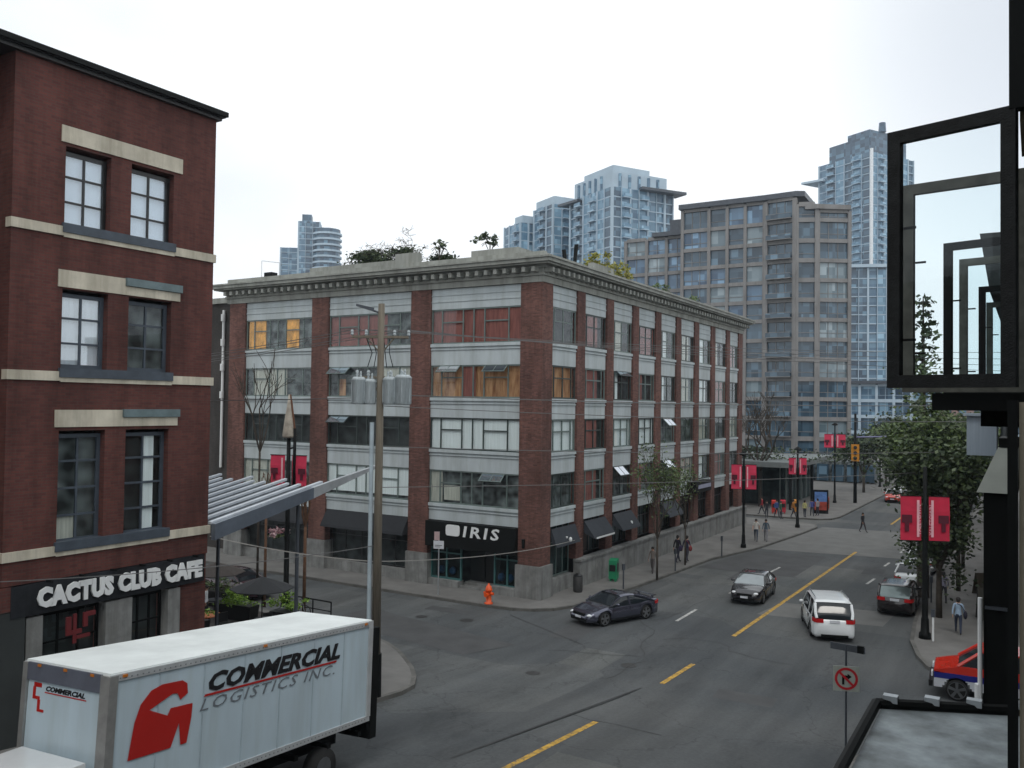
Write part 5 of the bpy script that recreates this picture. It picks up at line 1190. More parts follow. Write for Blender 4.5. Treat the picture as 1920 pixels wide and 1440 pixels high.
# utility pole
UP = thing('utility_pole', 'weathered wooden utility pole carrying transformers beside the truck', 'utility pole', (-19.3, 23.0, zg(23)+.1))
z_ = UP.location.z
b = MB(); b.smooth = True; b.cyl((0, 0, 0), (0, 0, 13.5), .165, .11, 14); b.build('pole', M['wood_pole'], UP, world=False)
b = MB(); b.cyl((-.22, -.14, .3), (-.22, -.14, 9.4), .075, .075, 8)
o = b.build('conduit', mat('pale_conduit', (.42, .5, .55), .5), UP, world=False)
ang = YAW
def ux(a): return (a*math.cos(ang), a*math.sin(ang))
for (z0, a0, a1) in ((12.35, -1.0, .95), (10.95, -.8, .75)):
    b = MB(); p, q = ux(a0), ux(a1); b.cyl((*p, z0), (*q, z0), .06, .06, 4); b.cyl((*ux(a0*.5), z0), (0, 0, z0-.6), .025); b.cyl((*ux(a1*.5), z0), (0, 0, z0-.6), .025); b.build('crossarm', M['wood_pole'], UP, world=False)
    for k in range(5):
        a = a0+(a1-a0)*k/4
        if abs(a) > .15: MB().lathe((*ux(a), z0+.05), [(.03, 0), (.06, .04), (.04, .09), (.06, .13), (.03, .2)], 8).build('insulator', M['transf'], UP, world=False)
for a, r_, hgt in ((-.66, .25, .86), (-.27, .2, .8), (.4, .24, .88), (.86, .3, .95)):
    b = MB(); b.smooth = True; x, y = ux(a); b.lathe((x, y-.12, 10.9-.42), [(r_*.85, -.46), (r_, -.42), (r_, hgt-.5), (r_*1.06, hgt-.48), (r_*.7, hgt-.38)], 14)
    b.smooth = False
    for s in (-.08, .08): b.lathe((x+s, y-.12, 10.9-.42+hgt-.4), [(.03, 0), (.045, .05), (.03, .1), (.04, .15), (.02, .22)], 6)
    for k in range(6):
        t_ = k*math.pi/3; b.box(x+r_*math.cos(t_)-.012, x+r_*math.cos(t_)+.012, y-.12+r_*math.sin(t_)-.012, y-.12+r_*math.sin(t_)+.012, 10.1, 10.1+hgt-.2)
    b.build('transformer', M['transf'], UP, world=False)
b = MB(); p, q = ux(-.1), ux(-.72); b.cyl((*p, 13.2), (*q, 13.42), .035); b.hexa([(*ux(-.25), 13.22), (*ux(-.85), 13.4), (ux(-.85)[0]+.1, ux(-.85)[1]-.16, 13.4), (ux(-.25)[0]+.1, ux(-.25)[1]-.16, 13.22), (*ux(-.25), 13.34), (*ux(-.85), 13.47), (ux(-.85)[0]+.1, ux(-.85)[1]-.16, 13.47), (ux(-.25)[0]+.1, ux(-.25)[1]-.16, 13.34)])
b.build('street_light_arm', M['steel_dk'], UP, world=False)
b = MB()
for k in range(5): b.tube([(*ux(-.5+.2*k), 12.3), (*ux(-.3+.15*k), 11.8), (*ux(-.45+.22*k), 11.3)], .014, 4)
b.build('jumper_wire', M['black'], UP, world=False)
b = MB(); b.cyl((0, 0, .05), (0, 0, 1.5), .205, .2, 14); b.build('base_wrap', M['black'], UP, world=False)

# overhead wires
def wire(label, p, q, sag, r_=.016, n=22, m_=None):
    pts = []
    for k in range(n+1):
        t_ = k/n; pts.append((p[0]+(q[0]-p[0])*t_, p[1]+(q[1]-p[1])*t_, p[2]+(q[2]-p[2])*t_-sag*4*t_*(1-t_)))
    cu = MB(); cu.tube(pts, r_, 4); o = cu.build('overhead_wire', m_ or M['wire']); tag(o, label, 'wire', 'overhead wires'); return o
M['wire'] = mat('grey_wire', (.13, .13, .13), .6)
M['wire_l'] = mat('pale_cable', (.3, .29, .27), .6)
zt = z_
lab = ['highest', 'second highest', 'third highest', 'fourth highest']
for k, (a, z) in enumerate(((-.9, 12.6), (-.45, 12.6), (.45, 12.6), (.9, 12.6))):
    x, y = ux(a); wire('%s wire running left from the pole past the warehouse' % lab[k], (-19.3+x, 23+y, zt+z), (-75, 34+k*1.2, zt+z-.3), .8)
    wire('%s wire running right from the pole across the street' % lab[k], (-19.3+x, 23+y, zt+z), (7, 66+k*2, 14.8-.4*k), .5)
wire('middle cable running left from below the transformers', (-19.4, 23, 11.0), (-75, 30, 11.6), .5, .022)
wire('middle cable running right at third floor level', (-19.2, 23.1, 11.1), (12, 62, 11.9), .5, .022)
wire('thin wire running right just under the middle cable', (-19.2, 23.1, 10.7), (12, 60, 11.0), .55)
wire('thin wire crossing right in front of the second floor windows', (-19.2, 23.1, 9.3), (12, 72, 9.4), .6)
wire('low wire crossing right at first floor window level', (-19.2, 23.1, 7.9), (10, 74, 8.4), .5)
wire('pale low cable swooping from the cafe corner to the pole', (-22.95, 18.95, 6.4), (-19.4, 23, 5.35), .12, .02, m_=M['wire_l'])
wire('pale low cable running on right from the pole past the shop sign', (-19.3, 23.1, 5.35), (-23.1, 46.2, 2.3+.6), .3, .02, m_=M['wire_l'])
wire('dark low cable crossing the cafe wall', (-22.6, 6, 7.0), (-19.4, 22.9, 5.9), .35, .015)

# sign post with no-turn sign (near, bottom right)
SP = thing('sign_post', 'thin post with round red no right turn sign and dark street name blade', 'sign', (-4.42, 25.0, zg(25)+.14), 0)
b = MB(); b.cyl((0, 0, 0), (0, 0, 3.75), .03, .03, 8); b.build('post', M['steel_dk'], SP, world=False)
sa = YAW+R(-12); su = (math.cos(sa), math.sin(sa), 0); sn = (math.sin(sa), -math.cos(sa), 0)
FS = ((0, 0, 0), su, sn); zc = 2.86
b = MB(); b.fbox(FS, -.34, .34, zc-.34, zc+.34, -.05, -.035); sg = b.build('sign_plate', mat('weathered_sign_white', (.3, .33, .3), .6, .12, 3), SP, world=False)
def ringpoly(r0, r1, n=28):
    b = MB(); 
    for k in range(n):
        a, a2 = 2*math.pi*k/n, 2*math.pi*(k+1)/n
        b.extr(FS, [(r0*math.cos(a), zc+r0*math.sin(a)), (r1*math.cos(a), zc+r1*math.sin(a)), (r1*math.cos(a2), zc+r1*math.sin(a2)), (r0*math.cos(a2), zc+r0*math.sin(a2))], -.056, -.051)
    return b
b = ringpoly(.235, .3); b.extr(FS, [(-.2, zc+.15), (-.16, zc+.2), (.2, zc-.16), (.16, zc-.2)], -.062, -.057); b.build('prohibition_ring', mat('sign_red', (.42, .01, .02), .5), sg, world=False)
b = MB(); b.extr(FS, [(-.11, zc-.16), (-.05, zc-.16), (-.05, zc+.03), (.03, zc+.03), (.03, zc-.02), (.14, zc+.06), (.03, zc+.14), (.03, zc+.09), (-.11, zc+.09)], -.056, -.051); b.build('turn_arrow', M['black'], sg, world=False)
fb_a = YAW-R(38); FB = ((0, 0, 0), (math.cos(fb_a), math.sin(fb_a), 0), (math.sin(fb_a), -math.cos(fb_a), 0))
b = MB(); b.fbox(FB, -.42, .5, 3.6, 3.78, -.012, .012); b.build('street_name_blade', M['steel_dk'], SP, world=False)
b = MB(); b.fbox(FB, .3, .47, 3.6, 3.8, -.03, .03); b.build('blade_end', M['black'], SP, world=False)

# parking sign in front of the shop
PS = thing('parking_sign', 'small white parking signs on a thin post in front of the shop fascia', 'sign', (-28.55, 39.3, .14))
b = MB(); b.cyl((0, 0, 0), (0, 0, 3.5), .035); b.build('post', M['steel'], PS, world=False)
FP = ((0, 0, 0), (math.cos(YAW*.6), math.sin(YAW*.6), 0), (math.sin(YAW*.6), -math.cos(YAW*.6), 0))
b = MB(); b.fbox(FP, -.3, .3, 2.55, 3.0, -.05, -.036); b.build('sign_plate', M['plate'], PS, world=False)
b = MB(); b.fbox(FP, -.26, .04, 3.03, 3.5, -.05, -.036); b.build('sign_plate', mat('faded_pink_sign', (.5, .36, .36), .6), PS, world=False)
b = MB(); b.fbox(FP, -.22, .2, 2.72, 2.76, -.056, -.051); b.fbox(FP, -.22, .1, 2.64, 2.67, -.056, -.051); b.build('sign_lines', M['interior_g'], PS, world=False)

# hydrant
HY = thing('fire_hydrant', 'bright orange fire hydrant on the kerb before the corner shop', 'fire hydrant', (-25.0, 39.0, .14)); HY.scale = (1.15, 1.15, 1.12)
b = MB(); b.smooth = True; b.lathe((0, 0, 0), [(.2, 0), (.2, .06), (.13, .08), (.13, .6), (.17, .62), (.17, .68), (.15, .72), (.12, .84), (.05, .9), (.04, .97)], 12); b.build('barrel', M['hyd'], HY, world=False)
for s in (1, -1): MB().cyl((s*.1, 0, .5), (s*.25, 0, .5), .07, .075, 8).build('outlet', M['hyd'], HY, world=False)
MB().cyl((0, -.1, .45), (0, -.27, .45), .09, .1, 8).build('outlet', M['hyd'], HY, world=False)
# green newspaper box
NB = thing('newspaper_box', 'bright green upright newspaper box on the pavement by the side wall', 'newspaper box', (-22.0, 48.4, .14), R(8))
b = MB(); b.hexa([(-.25, -.25, .15), (.25, -.25, .15), (.25, .25, .15), (-.25, .25, .15), (-.25, -.2, 1.25), (.25, -.2, 1.25), (.25, .25, 1.35), (-.25, .25, 1.35)]); b.box(-.2, -.1, -.2, .2, 0, .15); b.box(.1, .2, -.2, .2, 0, .15); b.build('cabinet', M['green_p'], NB, world=False)
b = MB(); b.box(.252, .262, -.18, .18, .6, 1.1); b.box(-.19, .19, -.262, -.24, .62, 1.0); b.build('window', M['black_gloss'], NB, world=False)
for (x, y, c_, l_) in ((-22.6, 88.6, (.5, .03, .02), 'red newspaper box beside the far pavilion wall'), (-21.9, 89.3, (.45, .02, .04), 'crimson newspaper box, second by the far pavilion'), (-18.9, 95.5, (.3, .05, .02), 'rust red newspaper box next to the backlit poster stand'), (-20.9, 90.5, (.55, .22, .02), 'orange newspaper box near the far walkers')):
    c2_ = place(NB, (x, y, .14), .3, l_)
    for ch in c2_.children:
        if ch.name.startswith('cabinet'): ch.data = ch.data.copy(); ch.data.materials[0] = mat('box_paint', c_, .5)
# poster stand
AD = thing('poster_stand', 'dark framed poster stand with blue and red poster at the far corner', 'advert stand', (-18.7, 91.5, .14), R(24))
b = MB(); b.box(-.75, .75, -.12, .12, 0, 2.4); b.build('case', M['black'], AD, world=False)
b = MB(); b.box(-.6, .6, -.14, -.121, 1.2, 2.2); p_ = b.build('poster', mat('blue_poster', (.1, .2, .45), .4, .5, 1.5), AD, world=False)
b = MB(); b.box(-.6, .6, -.14, -.121, .35, 1.2); b.build('poster', mat('red_poster', (.35, .06, .04), .4, .5, 2), AD, world=False)
# traffic signal
TS = thing('traffic_signal', 'dark traffic signal pole with big amber yellow signal head at the far crossing', 'traffic light', (-17.55, 104.4, .1), R(10))
b = MB(); b.smooth = True; b.cyl((0, 0, 0), (0, 0, 10.2), .2, .13, 10); b.build('pole', M['black'], TS, world=False)
b = MB(); b.cyl((0, 0, 7.5), (4.2, 0, 7.7), .09, .06); b.build('mast_arm', mat('lilac_grey_arm', (.2, .2, .35), .6), TS, world=False)
b = MB(); b.box(-.42, .42, -.55, -.2, 4.8, 6.7); hd = b.build('signal_head', mat('signal_amber', (.6, .24, .01), .5), TS, world=False)
for k in range(3): MB().cyl((0, -.68, 5.15+k*.6), (0, -.55, 5.15+k*.6), .2, .2, 12).build('lens', M['black_gloss'], hd, world=False)
TS2 = thing('traffic_signal', 'second amber signal head half hidden in the leaves of the street tree', 'traffic light', (-5.6, 84, .1))
b = MB(); b.cyl((0, 0, 0), (0, 0, 8.2), .14, .1); b.cyl((0, 0, 7.8), (-3.0, 0, 8.0), .07); b.build('pole', M['black'], TS2, world=False)
b = MB(); b.box(-3.2, -2.7, -.3, 0, 6.4, 8.0); hd = b.build('signal_head', mat('signal_amber2', (.6, .26, .01), .5), TS2, world=False)
b = MB(); b.box(-4.1, -3.8, -.1, 0, 6.6, 7.9); b.build('blue_sign', mat('blue_sign', (.02, .03, .3), .5), TS2, world=False)
# litter bin at the near lamp, white post, meters
WP = thing('parking_meter', 'white topped slim meter post beside the near lamp post', 'parking meter', (-4.05, 44.4, .14))
b = MB(); b.cyl((0, 0, 0), (0, 0, 1.1), .045); b.build('post', M['white'], WP, world=False)
b = MB(); b.box(-.08, .08, -.06, .06, 1.1, 1.45); b.build('meter_head', M['steel_dk'], WP, world=False)
for k, (x, y, l_) in enumerate(((-4.75, 47.6, 'slim meter post near the trunk of the big street tree'), (-4.95, 53.2, 'slim meter post beside the white parked car'), (-5.1, 60.4, 'slim meter post farthest up the right kerb'), (-20.55, 46.6, 'slim meter post left of the slim half bare tree'), (-20.0, 53.6, 'slim meter post between the two pavement trees by the warehouse'), (-19.2, 60.8, 'slim meter post on the warehouse side before the banner post'))):
    m0 = place(WP, (x, y, .14), .3*k, l_); m0['group'] = 'parking meters along the kerbs'
    for ch in m0.children:
        if ch.name.startswith('post'): ch.data = ch.data.copy(); ch.data.materials[0] = M['steel_dk']
LB = thing('litter_bin', 'dark round litter bin at the warehouse corner', 'litter bin', (-22.4, 44.4, .14)); q = MB(); q.smooth = True; q.lathe((0, 0, 0), [(.24, 0), (.27, .1), (.28, .85), (.24, .9)], 14); q.build('bin_body', M['iron'], LB, world=False); q = MB(); q.lathe((0, 0, .9), [(.27, 0), (.27, .05), (.1, .16)], 14); q.build('lid', M['black_gloss'], LB, world=False)
AB = thing('sandwich_board', 'brown leaning sandwich board on the right pavement', 'sandwich board', (-2.6, 57.2, .14), R(35))
for s in (1, -1):
    b = MB(); b.hexa([(-.45, s*.35, 0), (.45, s*.35, 0), (.45, s*.39, 0), (-.45, s*.39, 0), (-.45, s*.02, 1.25), (.45, s*.02, 1.25), (.45, s*.06, 1.25), (-.45, s*.06, 1.25)]); b.build('board', mat('brown_board', (.07, .06, .04), .7), AB, world=False)
AB2 = thing('sandwich_board', 'slanted brown framed menu panel near the black pilaster', 'sandwich board', (-2.15, 50.5, .14), R(20))
b = MB(); b.hexa([(-.5, -.3, 0), (.5, -.3, 0), (.5, -.26, 0), (-.5, -.26, 0), (-.4, .0, 1.6), (.5, .0, 1.6), (.5, .04, 1.6), (-.4, .04, 1.6)]); b.hexa([(-.4, .36, 0), (.4, .36, 0), (.4, .4, 0), (-.4, .4, 0), (-.4, .04, 1.55), (.4, .04, 1.55), (.4, .08, 1.55), (-.4, .08, 1.55)]); b.build('board', mat('dark_menu_panel', (.05, .05, .04), .6), AB2, world=False)

# corner bollard gate on the near pavement + patio rail
GT = thing('pavement_railing', 'low black metal railing on the pavement behind the truck', 'railing', (-30.3, 33.6-2.3, .14))
b = MB()
for x in (-1.2, 0, 1.2): b.cyl((x, 0, 0), (x, 0, 1.0), .035)
b.cyl((-1.2, 0, 1.0), (1.2, 0, 1.0), .035); b.cyl((-1.2, 0, .55), (1.2, 0, .55), .025); b.cyl((-1.2, 0, .25), (1.2, 0, .25), .025); b.build('rail', M['black'], GT, world=False)
def planter(label, x, y, w_, lm='leaf_lt', h_=.75, seed=1):
    T = thing('planter', label, 'planter', (x, y, zg(y)+.14), R(8), 'planters round the patio')
    b = MB(); b.hexa([(-w_, -.3, 0), (w_, -.3, 0), (w_, .3, 0), (-w_, .3, 0), (-w_*1.08, -.34, h_), (w_*1.08, -.34, h_), (w_*1.08, .34, h_), (-w_*1.08, .34, h_)]); b.build('box', M['black_gloss'], T, world=False)
    leaves('foliage', M[lm], T, (0, 0, h_+.3), (w_*1.3, .5, .4), 700, .13, holes=12, seed=seed); return T
planter('dark planter of bright green shrub, largest by the patio lamp post', -32.9, 28.9, .95, seed=4)
planter('dark planter with low green hedge right of the patio lamp post', -29.9, 29.2, .7, seed=5)
planter('dark planter of mixed green leaves at the back of the patio', -36.6, 30.4, 1.2, 'leaf_md', .8, seed=8)
planter('green planter under the middle of the canopy', -31.0, 24.6, .8, 'leaf_lt', .8, seed=9)
planter('small planter of yellow-green leaves against the cafe corner', -34.6, 27.2, .5, 'leaf_y', seed=6)
for k, (x, y, s, l_) in enumerate(((-31.6, 26.0, 1, 'orange topped patio table nearest the cafe wall'), (-29.3, 27.2, 0, 'dark patio table between the planters'), (-34.5, 28.9, 0, 'dark patio table behind the green planter'))):
    T = thing('patio_table', l_, 'table', (x, y, zg(y)+.14), 0, 'patio tables'); b = MB(); b.cyl((0, 0, .72), (0, 0, .76), .6 if s else .4, .6 if s else .4, 16); b.build('table_top', mat('orange_table', (.5, .14, .04), .5) if s else M['steel_dk'], T, world=False)
    b = MB(); b.cyl((0, 0, 0), (0, 0, .72), .04); b.cyl((0, 0, 0), (0, 0, .03), .28); b.build('pedestal', M['black'], T, world=False)
for k, (x, y, c_, l_) in enumerate(((-29.4, 27.2, (.03, .032, .035), 'open charcoal patio umbrella over the middle table'), (-34.5, 28.9, (.06, .05, .045), 'open brown patio umbrella over the rearmost table'))):
    T = thing('patio_umbrella', l_, 'umbrella', (x, y, zg(y)+.14)); b = MB(); b.cyl((0, 0, 0), (0, 0, 2.5), .025); b.build('pole', M['black'], T, world=False)
    b = MB(); n = 8
    for j in range(n):
        a, a2 = 2*math.pi*j/n, 2*math.pi*(j+1)/n; b.add([(0, 0, 2.6), (1.4*math.cos(a), 1.4*math.sin(a), 2.1), (1.4*math.cos(a2), 1.4*math.sin(a2), 2.1), (0, 0, 2.56), (1.4*math.cos(a), 1.4*math.sin(a), 2.06), (1.4*math.cos(a2), 1.4*math.sin(a2), 2.06)], [(0, 1, 2), (3, 5, 4), (1, 4, 5, 2)])
    b.build('cloth', cloth('umbrella_cloth', c_), T, world=False)
ch0 = thing('patio_chair', 'black patio chair by the orange table', 'chair', (-30.7, 26.3, zg(26.3)+.14), R(80), 'patio chairs')
b = MB(); b.box(-.23, .23, -.22, .22, .43, .47); b.build('seat', M['black_gloss'], ch0, world=False)
b = MB(); b.box(-.23, .23, .2, .24, .5, .9); b.build('backrest', M['black_gloss'], ch0, world=False)
for sx_ in (-.2, .2):
    for sy_ in (-.19, .21): MB().cyl((sx_, sy_, 0), (sx_, sy_, .43 if sy_ < 0 else .88), .018).build('leg', M['black_gloss'], ch0, world=False)
for (x, y, a, l_) in ((-32.3, 26.4, 200, 'black patio chair on the far side of the orange table'), (-28.6, 27.6, 60, 'black patio chair right of the dark middle table'), (-29.9, 27.9, 250, 'black patio chair left of the dark middle table'), (-28.9, 28.4, 0, 'black patio chair behind the dark middle table'), (-33.8, 29.4, 100, 'black patio chair at the rearmost patio table'), (-35.2, 29.4, 10, 'black patio chair farthest left on the patio')):
    place(ch0, (x, y, zg(y)+.14), R(a), l_)
BK = thing('parked_bicycle', 'dark bicycle leaning near the patio railing', 'bicycle', (-31.2, 31.0, .14), R(20))
for x in (-.5, .5):
    b = MB(); n = 18
    for k in range(n):
        a, a2 = 2*math.pi*k/n, 2*math.pi*(k+1)/n; b.cyl((x+.33*math.cos(a), 0, .34+.33*math.sin(a)), (x+.33*math.cos(a2), 0, .34+.33*math.sin(a2)), .02, .02, 5)
        if k % 3 == 0: b.cyl((x, 0, .34), (x+.33*math.cos(a), 0, .34+.33*math.sin(a)), .004, .004, 3)
    b.build('wheel', M['rub'], BK, world=False)
b = MB(); b.tube([(-.5, 0, .34), (-.12, 0, .3), (.38, 0, .8), (-.22, 0, .78), (-.5, 0, .34)], .02); b.tube([(-.12, 0, .3), (-.25, 0, .92)], .018); b.tube([(.5, 0, .34), (.36, 0, .95)], .018); b.build('frame', M['steel'], BK, world=False)
b = MB(); b.tube([(.36, -.25, .98), (.36, .25, .98)], .015); b.build('handlebar', M['black'], BK, world=False)
b = MB(); b.box(-.38, -.12, -.06, .06, .92, .97); b.build('saddle', M['black'], BK, world=False)

# rooftop bits on the warehouse
def roofplant(name, label, loc, rad, n, m_, size, seed, trunkh=.0):
    T = thing(name, label, 'plant', loc, 0, 'plants on the warehouse roof')
    if trunkh:
        b = MB(); b.cyl((0, 0, 0), (0, 0, trunkh), .06, .03)
        for k in range(6):
            a = k*1.05; b.tube([(0, 0, trunkh*.6), (.35*math.cos(a), .35*math.sin(a), trunkh*1.0), (.6*math.cos(a), .6*math.sin(a), trunkh*.9)], .02, 4)
        b.build('stem', M['bark'], T, world=False)
    leaves('foliage', M[m_], T, (0, 0, trunkh+rad[2]*.6), rad, n, size, holes=9, seed=seed)
    return T
for (x, y, z, r_, n, m_, l_, s_) in ((-37.4, 45.6, 20.0, (3.7, 1.0, 1.0), 9000, 'leaf_dk', 'long dark green roof hedge mound on the left part of the roof', 11),
    (-23.9, 49.3, 19.45, (.9, .8, .75), 620, 'leaf_y', 'yellow green bush on the roof edge, larger and nearer', 12), (-23.7, 52.4, 19.35, (.8, .8, .7), 520, 'leaf_y', 'yellow green bush on the roof edge, second from the corner', 13),
    (-23.9, 60.5, 19.3, (.7, .9, .35), 300, 'leaf_md', 'small dark green shrub on the roof edge, third along', 14), (-23.9, 67.5, 19.3, (.6, 1.2, .35), 260, 'leaf_md', 'small low shrub on the roof edge, farthest along', 15)):
    roofplant('roof_shrub', l_, (x, y, z), r_, n, m_, .2, s_)
roofplant('roof_palm', 'thin drooping plant silhouette on the roof, left of the other one', (-33.0, 45, 19.3), (.6, .5, .3), 70, 'leaf_dk', .3, 16, 1.6)
roofplant('roof_palm', 'drooping dark plant silhouette on the roof near the corner', (-29.1, 45, 19.2), (.75, .6, .35), 120, 'leaf_dk', .3, 17, 1.7)
def branch(b, rg, p, d, ln, r_, lv, tips, spread=.6, up=.15, minr=.008):
    n = 3
    for k in range(n):
        q = p+d*ln/n; b.cyl(p, q, r_*(1-.25*k/n), r_*(1-.25*(k+1)/n), 5 if r_ < .04 else 8, False); p = q
        d = (d+Vector((rg.gauss(0, .14), rg.gauss(0, .14), rg.gauss(0, .08)+up*.2))).normalized()
    tips.append((p.copy(), r_))
    if lv <= 0: return
    for k in range(rg.choice((2, 3, 3))):
        nd = (d+Vector((rg.gauss(0, spread), rg.gauss(0, spread), rg.gauss(0, spread*.6)+up))).normalized()
        branch(b, rg, p, nd, ln*rg.uniform(.6, .85), max(minr, r_*.62), lv-1, tips, spread, up, minr)
def tree(name, label, loc, h, ln, r_, lv, bark='bark', lm=None, nl=0, ls=.15, cl=.6, seed=1, spread=.6, up=.2, lean=(0, 0), group=None, minr=.008, start=.35, cat='tree'):
    rg = random.Random(seed); T = thing(name, label, cat, loc, 0, group); b = MB(); b.smooth = True
    th = h*start; p = Vector((0, 0, 0)); d = Vector((lean[0], lean[1], 1)).normalized()
    b.cyl(p, p+d*th, r_, r_*.8, 10); tips = []; p = p+d*th
    for k in range(4):
        a = k*math.pi/2+rg.uniform(0, 1); nd = (d+Vector((math.cos(a)*spread, math.sin(a)*spread, up))).normalized(); branch(b, rg, p, nd, ln, r_*.6, lv, tips, spread, up, minr)
    branch(b, rg, p, d, ln*1.15, r_*.7, lv, tips, spread*.8, up, minr)
    b.build('trunk', M[bark], T, world=False)
    if nl:
        b = MB()
        for i in range(nl):
            t_, _ = rg.choice(tips); q = t_+Vector((rg.gauss(0, cl), rg.gauss(0, cl), rg.gauss(0, cl*.6))); 
            if q.z < th*.55: continue
            leaf(b, rg, q, ls*rg.uniform(.6, 1.4))
        b.build('crown', M[lm], T, world=False)
    return T
tree('bare_shrub', 'wide bare twiggy shrub silhouette above the roof hedge', (-39.6, 46, 19.3), 1.6, .95, .035, 4, seed=21, spread=1.2, up=-.05, minr=.012, start=.2, cat='shrub')
tree('bare_shrub', 'second bare twiggy shrub right of the first above the hedge', (-36.2, 46, 19.6), 1.6, .95, .035, 4, seed=22, spread=1.2, up=-.05, minr=.012, start=.2, cat='shrub')
T = thing('roof_frame', 'thin white metal goalpost frame on the far left roof', 'frame', (-49.8, 46.2, 18.3)); b = MB()
b.tube([(-.9, 0, 0), (-.9, 0, 3.3), (1.0, 0, 3.0), (1.0, 0, 0)], .03); b.build('frame', M['white'], T, world=False); b = MB(); b.box(-.3, .5, -.3, .3, 1.9, 2.3); b.build('unit', M['black'], T, world=False)
T = thing('roof_chair', 'pair of dark upright roof loungers near the warehouse corner', 'chair', (-23.9, 46, 19.25)); b = MB()
b.hexa([(-.5, 0, 0), (-.3, 0, 0), (-.3, .1, 0), (-.5, .1, 0), (-.65, 0, 1.0), (-.42, 0, 1.0), (-.42, .1, 1.0), (-.65, .1, 1.0)]); b.hexa([(.1, 0, 0), (.3, 0, 0), (.3, .1, 0), (.1, .1, 0), (.2, 0, 1.25), (.42, 0, 1.25), (.42, .1, 1.25), (.2, .1, 1.25)]); b.build('frame', M['black'], T, world=False)

# ================================================================== street trees
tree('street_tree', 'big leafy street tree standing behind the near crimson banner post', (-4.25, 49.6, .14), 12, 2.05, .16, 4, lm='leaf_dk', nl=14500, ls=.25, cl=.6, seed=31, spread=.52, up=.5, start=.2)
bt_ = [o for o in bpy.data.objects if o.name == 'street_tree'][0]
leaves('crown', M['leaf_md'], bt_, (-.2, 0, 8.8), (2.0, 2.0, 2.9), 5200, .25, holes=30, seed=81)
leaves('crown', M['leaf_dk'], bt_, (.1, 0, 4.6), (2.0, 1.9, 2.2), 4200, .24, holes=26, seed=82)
tree('street_tree', 'second leafy tree up the right pavement behind the big one', (-3.9, 57.5, .14), 10.5, 2.0, .13, 4, lm='leaf_md', nl=5200, ls=.25, cl=.6, seed=32, spread=.55, up=.35, start=.3)
tree('street_tree', 'third tree on the right pavement, thinner crown', (-4.2, 66, .14), 10, 1.9, .12, 4, lm='leaf_md', nl=3600, ls=.28, cl=.6, seed=33, spread=.55, up=.3, start=.3)
tree('street_tree', 'slim half bare street tree on the pavement beside the warehouse side', (-19.9, 50.2, .14), 8.4, 1.5, .075, 4, lm='leaf_md', nl=1500, ls=.17, cl=.42, seed=34, spread=.5, up=.38, start=.3)
tree('street_tree', 'slender sapling farther along the warehouse side wall', (-20.2, 56.0, .14), 7.5, 1.4, .06, 3, lm='leaf_md', nl=420, ls=.16, cl=.4, seed=35, spread=.45, up=.35, start=.32)
tree('bare_tree', 'large bare grey tree before the brown apartment block', (-25.5, 94, .1), 13, 2.6, .2, 4, seed=36, spread=.6, up=.3, minr=.022, start=.3)
tree('bare_tree', 'smaller bare tree left of the big bare one', (-30.5, 95, .1), 10, 2.2, .14, 4, seed=37, spread=.6, up=.3, minr=.02, start=.35)
tree('bare_tree', 'bare dark twisted tree beside the patio in front of the warehouse windows', (-36.3, 33.2, .1), 13.2, 2.1, .07, 2, seed=38, spread=.4, up=.2, minr=.012, start=.6)
tree('bare_tree', 'thin reddish brown trunk right of the patio lamp post', (-30.9, 31.3, .14), 6.2, .9, .09, 2, bark='bark_r', seed=39, spread=.35, up=.5, minr=.01, start=.72)
tree('bare_tree', 'second thin reddish brown trunk a step left of the first', (-34.2, 35.0-3.2, .14), 6.4, .9, .08, 2, bark='bark_r', seed=40, spread=.35, up=.5, minr=.01, start=.72)
for k, (x, y, h_, lm, l_) in enumerate(((-18.8, 118, 9, 'leaf_dk', 'dark round tree behind the orange signal'), (-17.8, 130, 10, 'leaf_md', 'green tree past the signal at the left kerb'), (-18.5, 146, 11, 'leaf_dk', 'tree on the left kerb near the low end building'), (-6.0, 92, 11, 'leaf_dk', 'tree on the right kerb behind the hidden signal'), (-6.4, 112, 11, 'leaf_md', 'farther right kerb tree'), (-7.5, 140, 12, 'leaf_dk', 'farthest right kerb tree'), (-15, 175, 12, 'leaf_md', 'small tree at the street end'))):
    tree('far_tree', l_, (x, y, 0), h_, h_*.2, .18, 3, lm=lm, nl=2200, ls=.5, cl=.85, seed=50+k, spread=.65, up=.3, start=.25, group='trees far up the street')
def conifer(label, loc, h, seed):
    rg = random.Random(seed); T = thing('conifer_tree', label, 'tree', loc); b = MB(); b.cyl((0, 0, 0), (0, 0, h), .35, .03, 8)
    lf = MB(); z = h*.5
    while z < h*.98:
        rad = (1-z/h)*h*.2+.2
        for k in range(5):
            a = rg.uniform(0, 6.3); L_ = rad*rg.uniform(.5, 1.1); e = Vector((math.cos(a)*L_, math.sin(a)*L_, z-.22*L_+.35)); b.cyl((0, 0, z), e, .05, .015, 4, False)
            for j in range(7):
                t_ = rg.uniform(.3, 1.05); leaf(lf, rg, (e.x*t_+rg.gauss(0, .2), e.y*t_+rg.gauss(0, .2), z+(e.z-z)*t_+rg.gauss(0, .13)), .42)
        z += .62
    b.build('trunk', M['bark'], T, world=False); lf.build('crown', M['leaf_dk'], T, world=False)
conifer('tall sparse conifer visible through the opened window pane', (-5.5, 54.5, 0.14), 17.2, 61)
# planted roof hedge of pavilion
T = thing('roof_hedge', 'dark green hedge on top of the far pavilion', 'hedge', (-30, 97, 5.1)); leaves('foliage', M['leaf_dk'], T, (0, 0, .6), (10, 1.2, .8), 3000, .3, holes=40, seed=71)

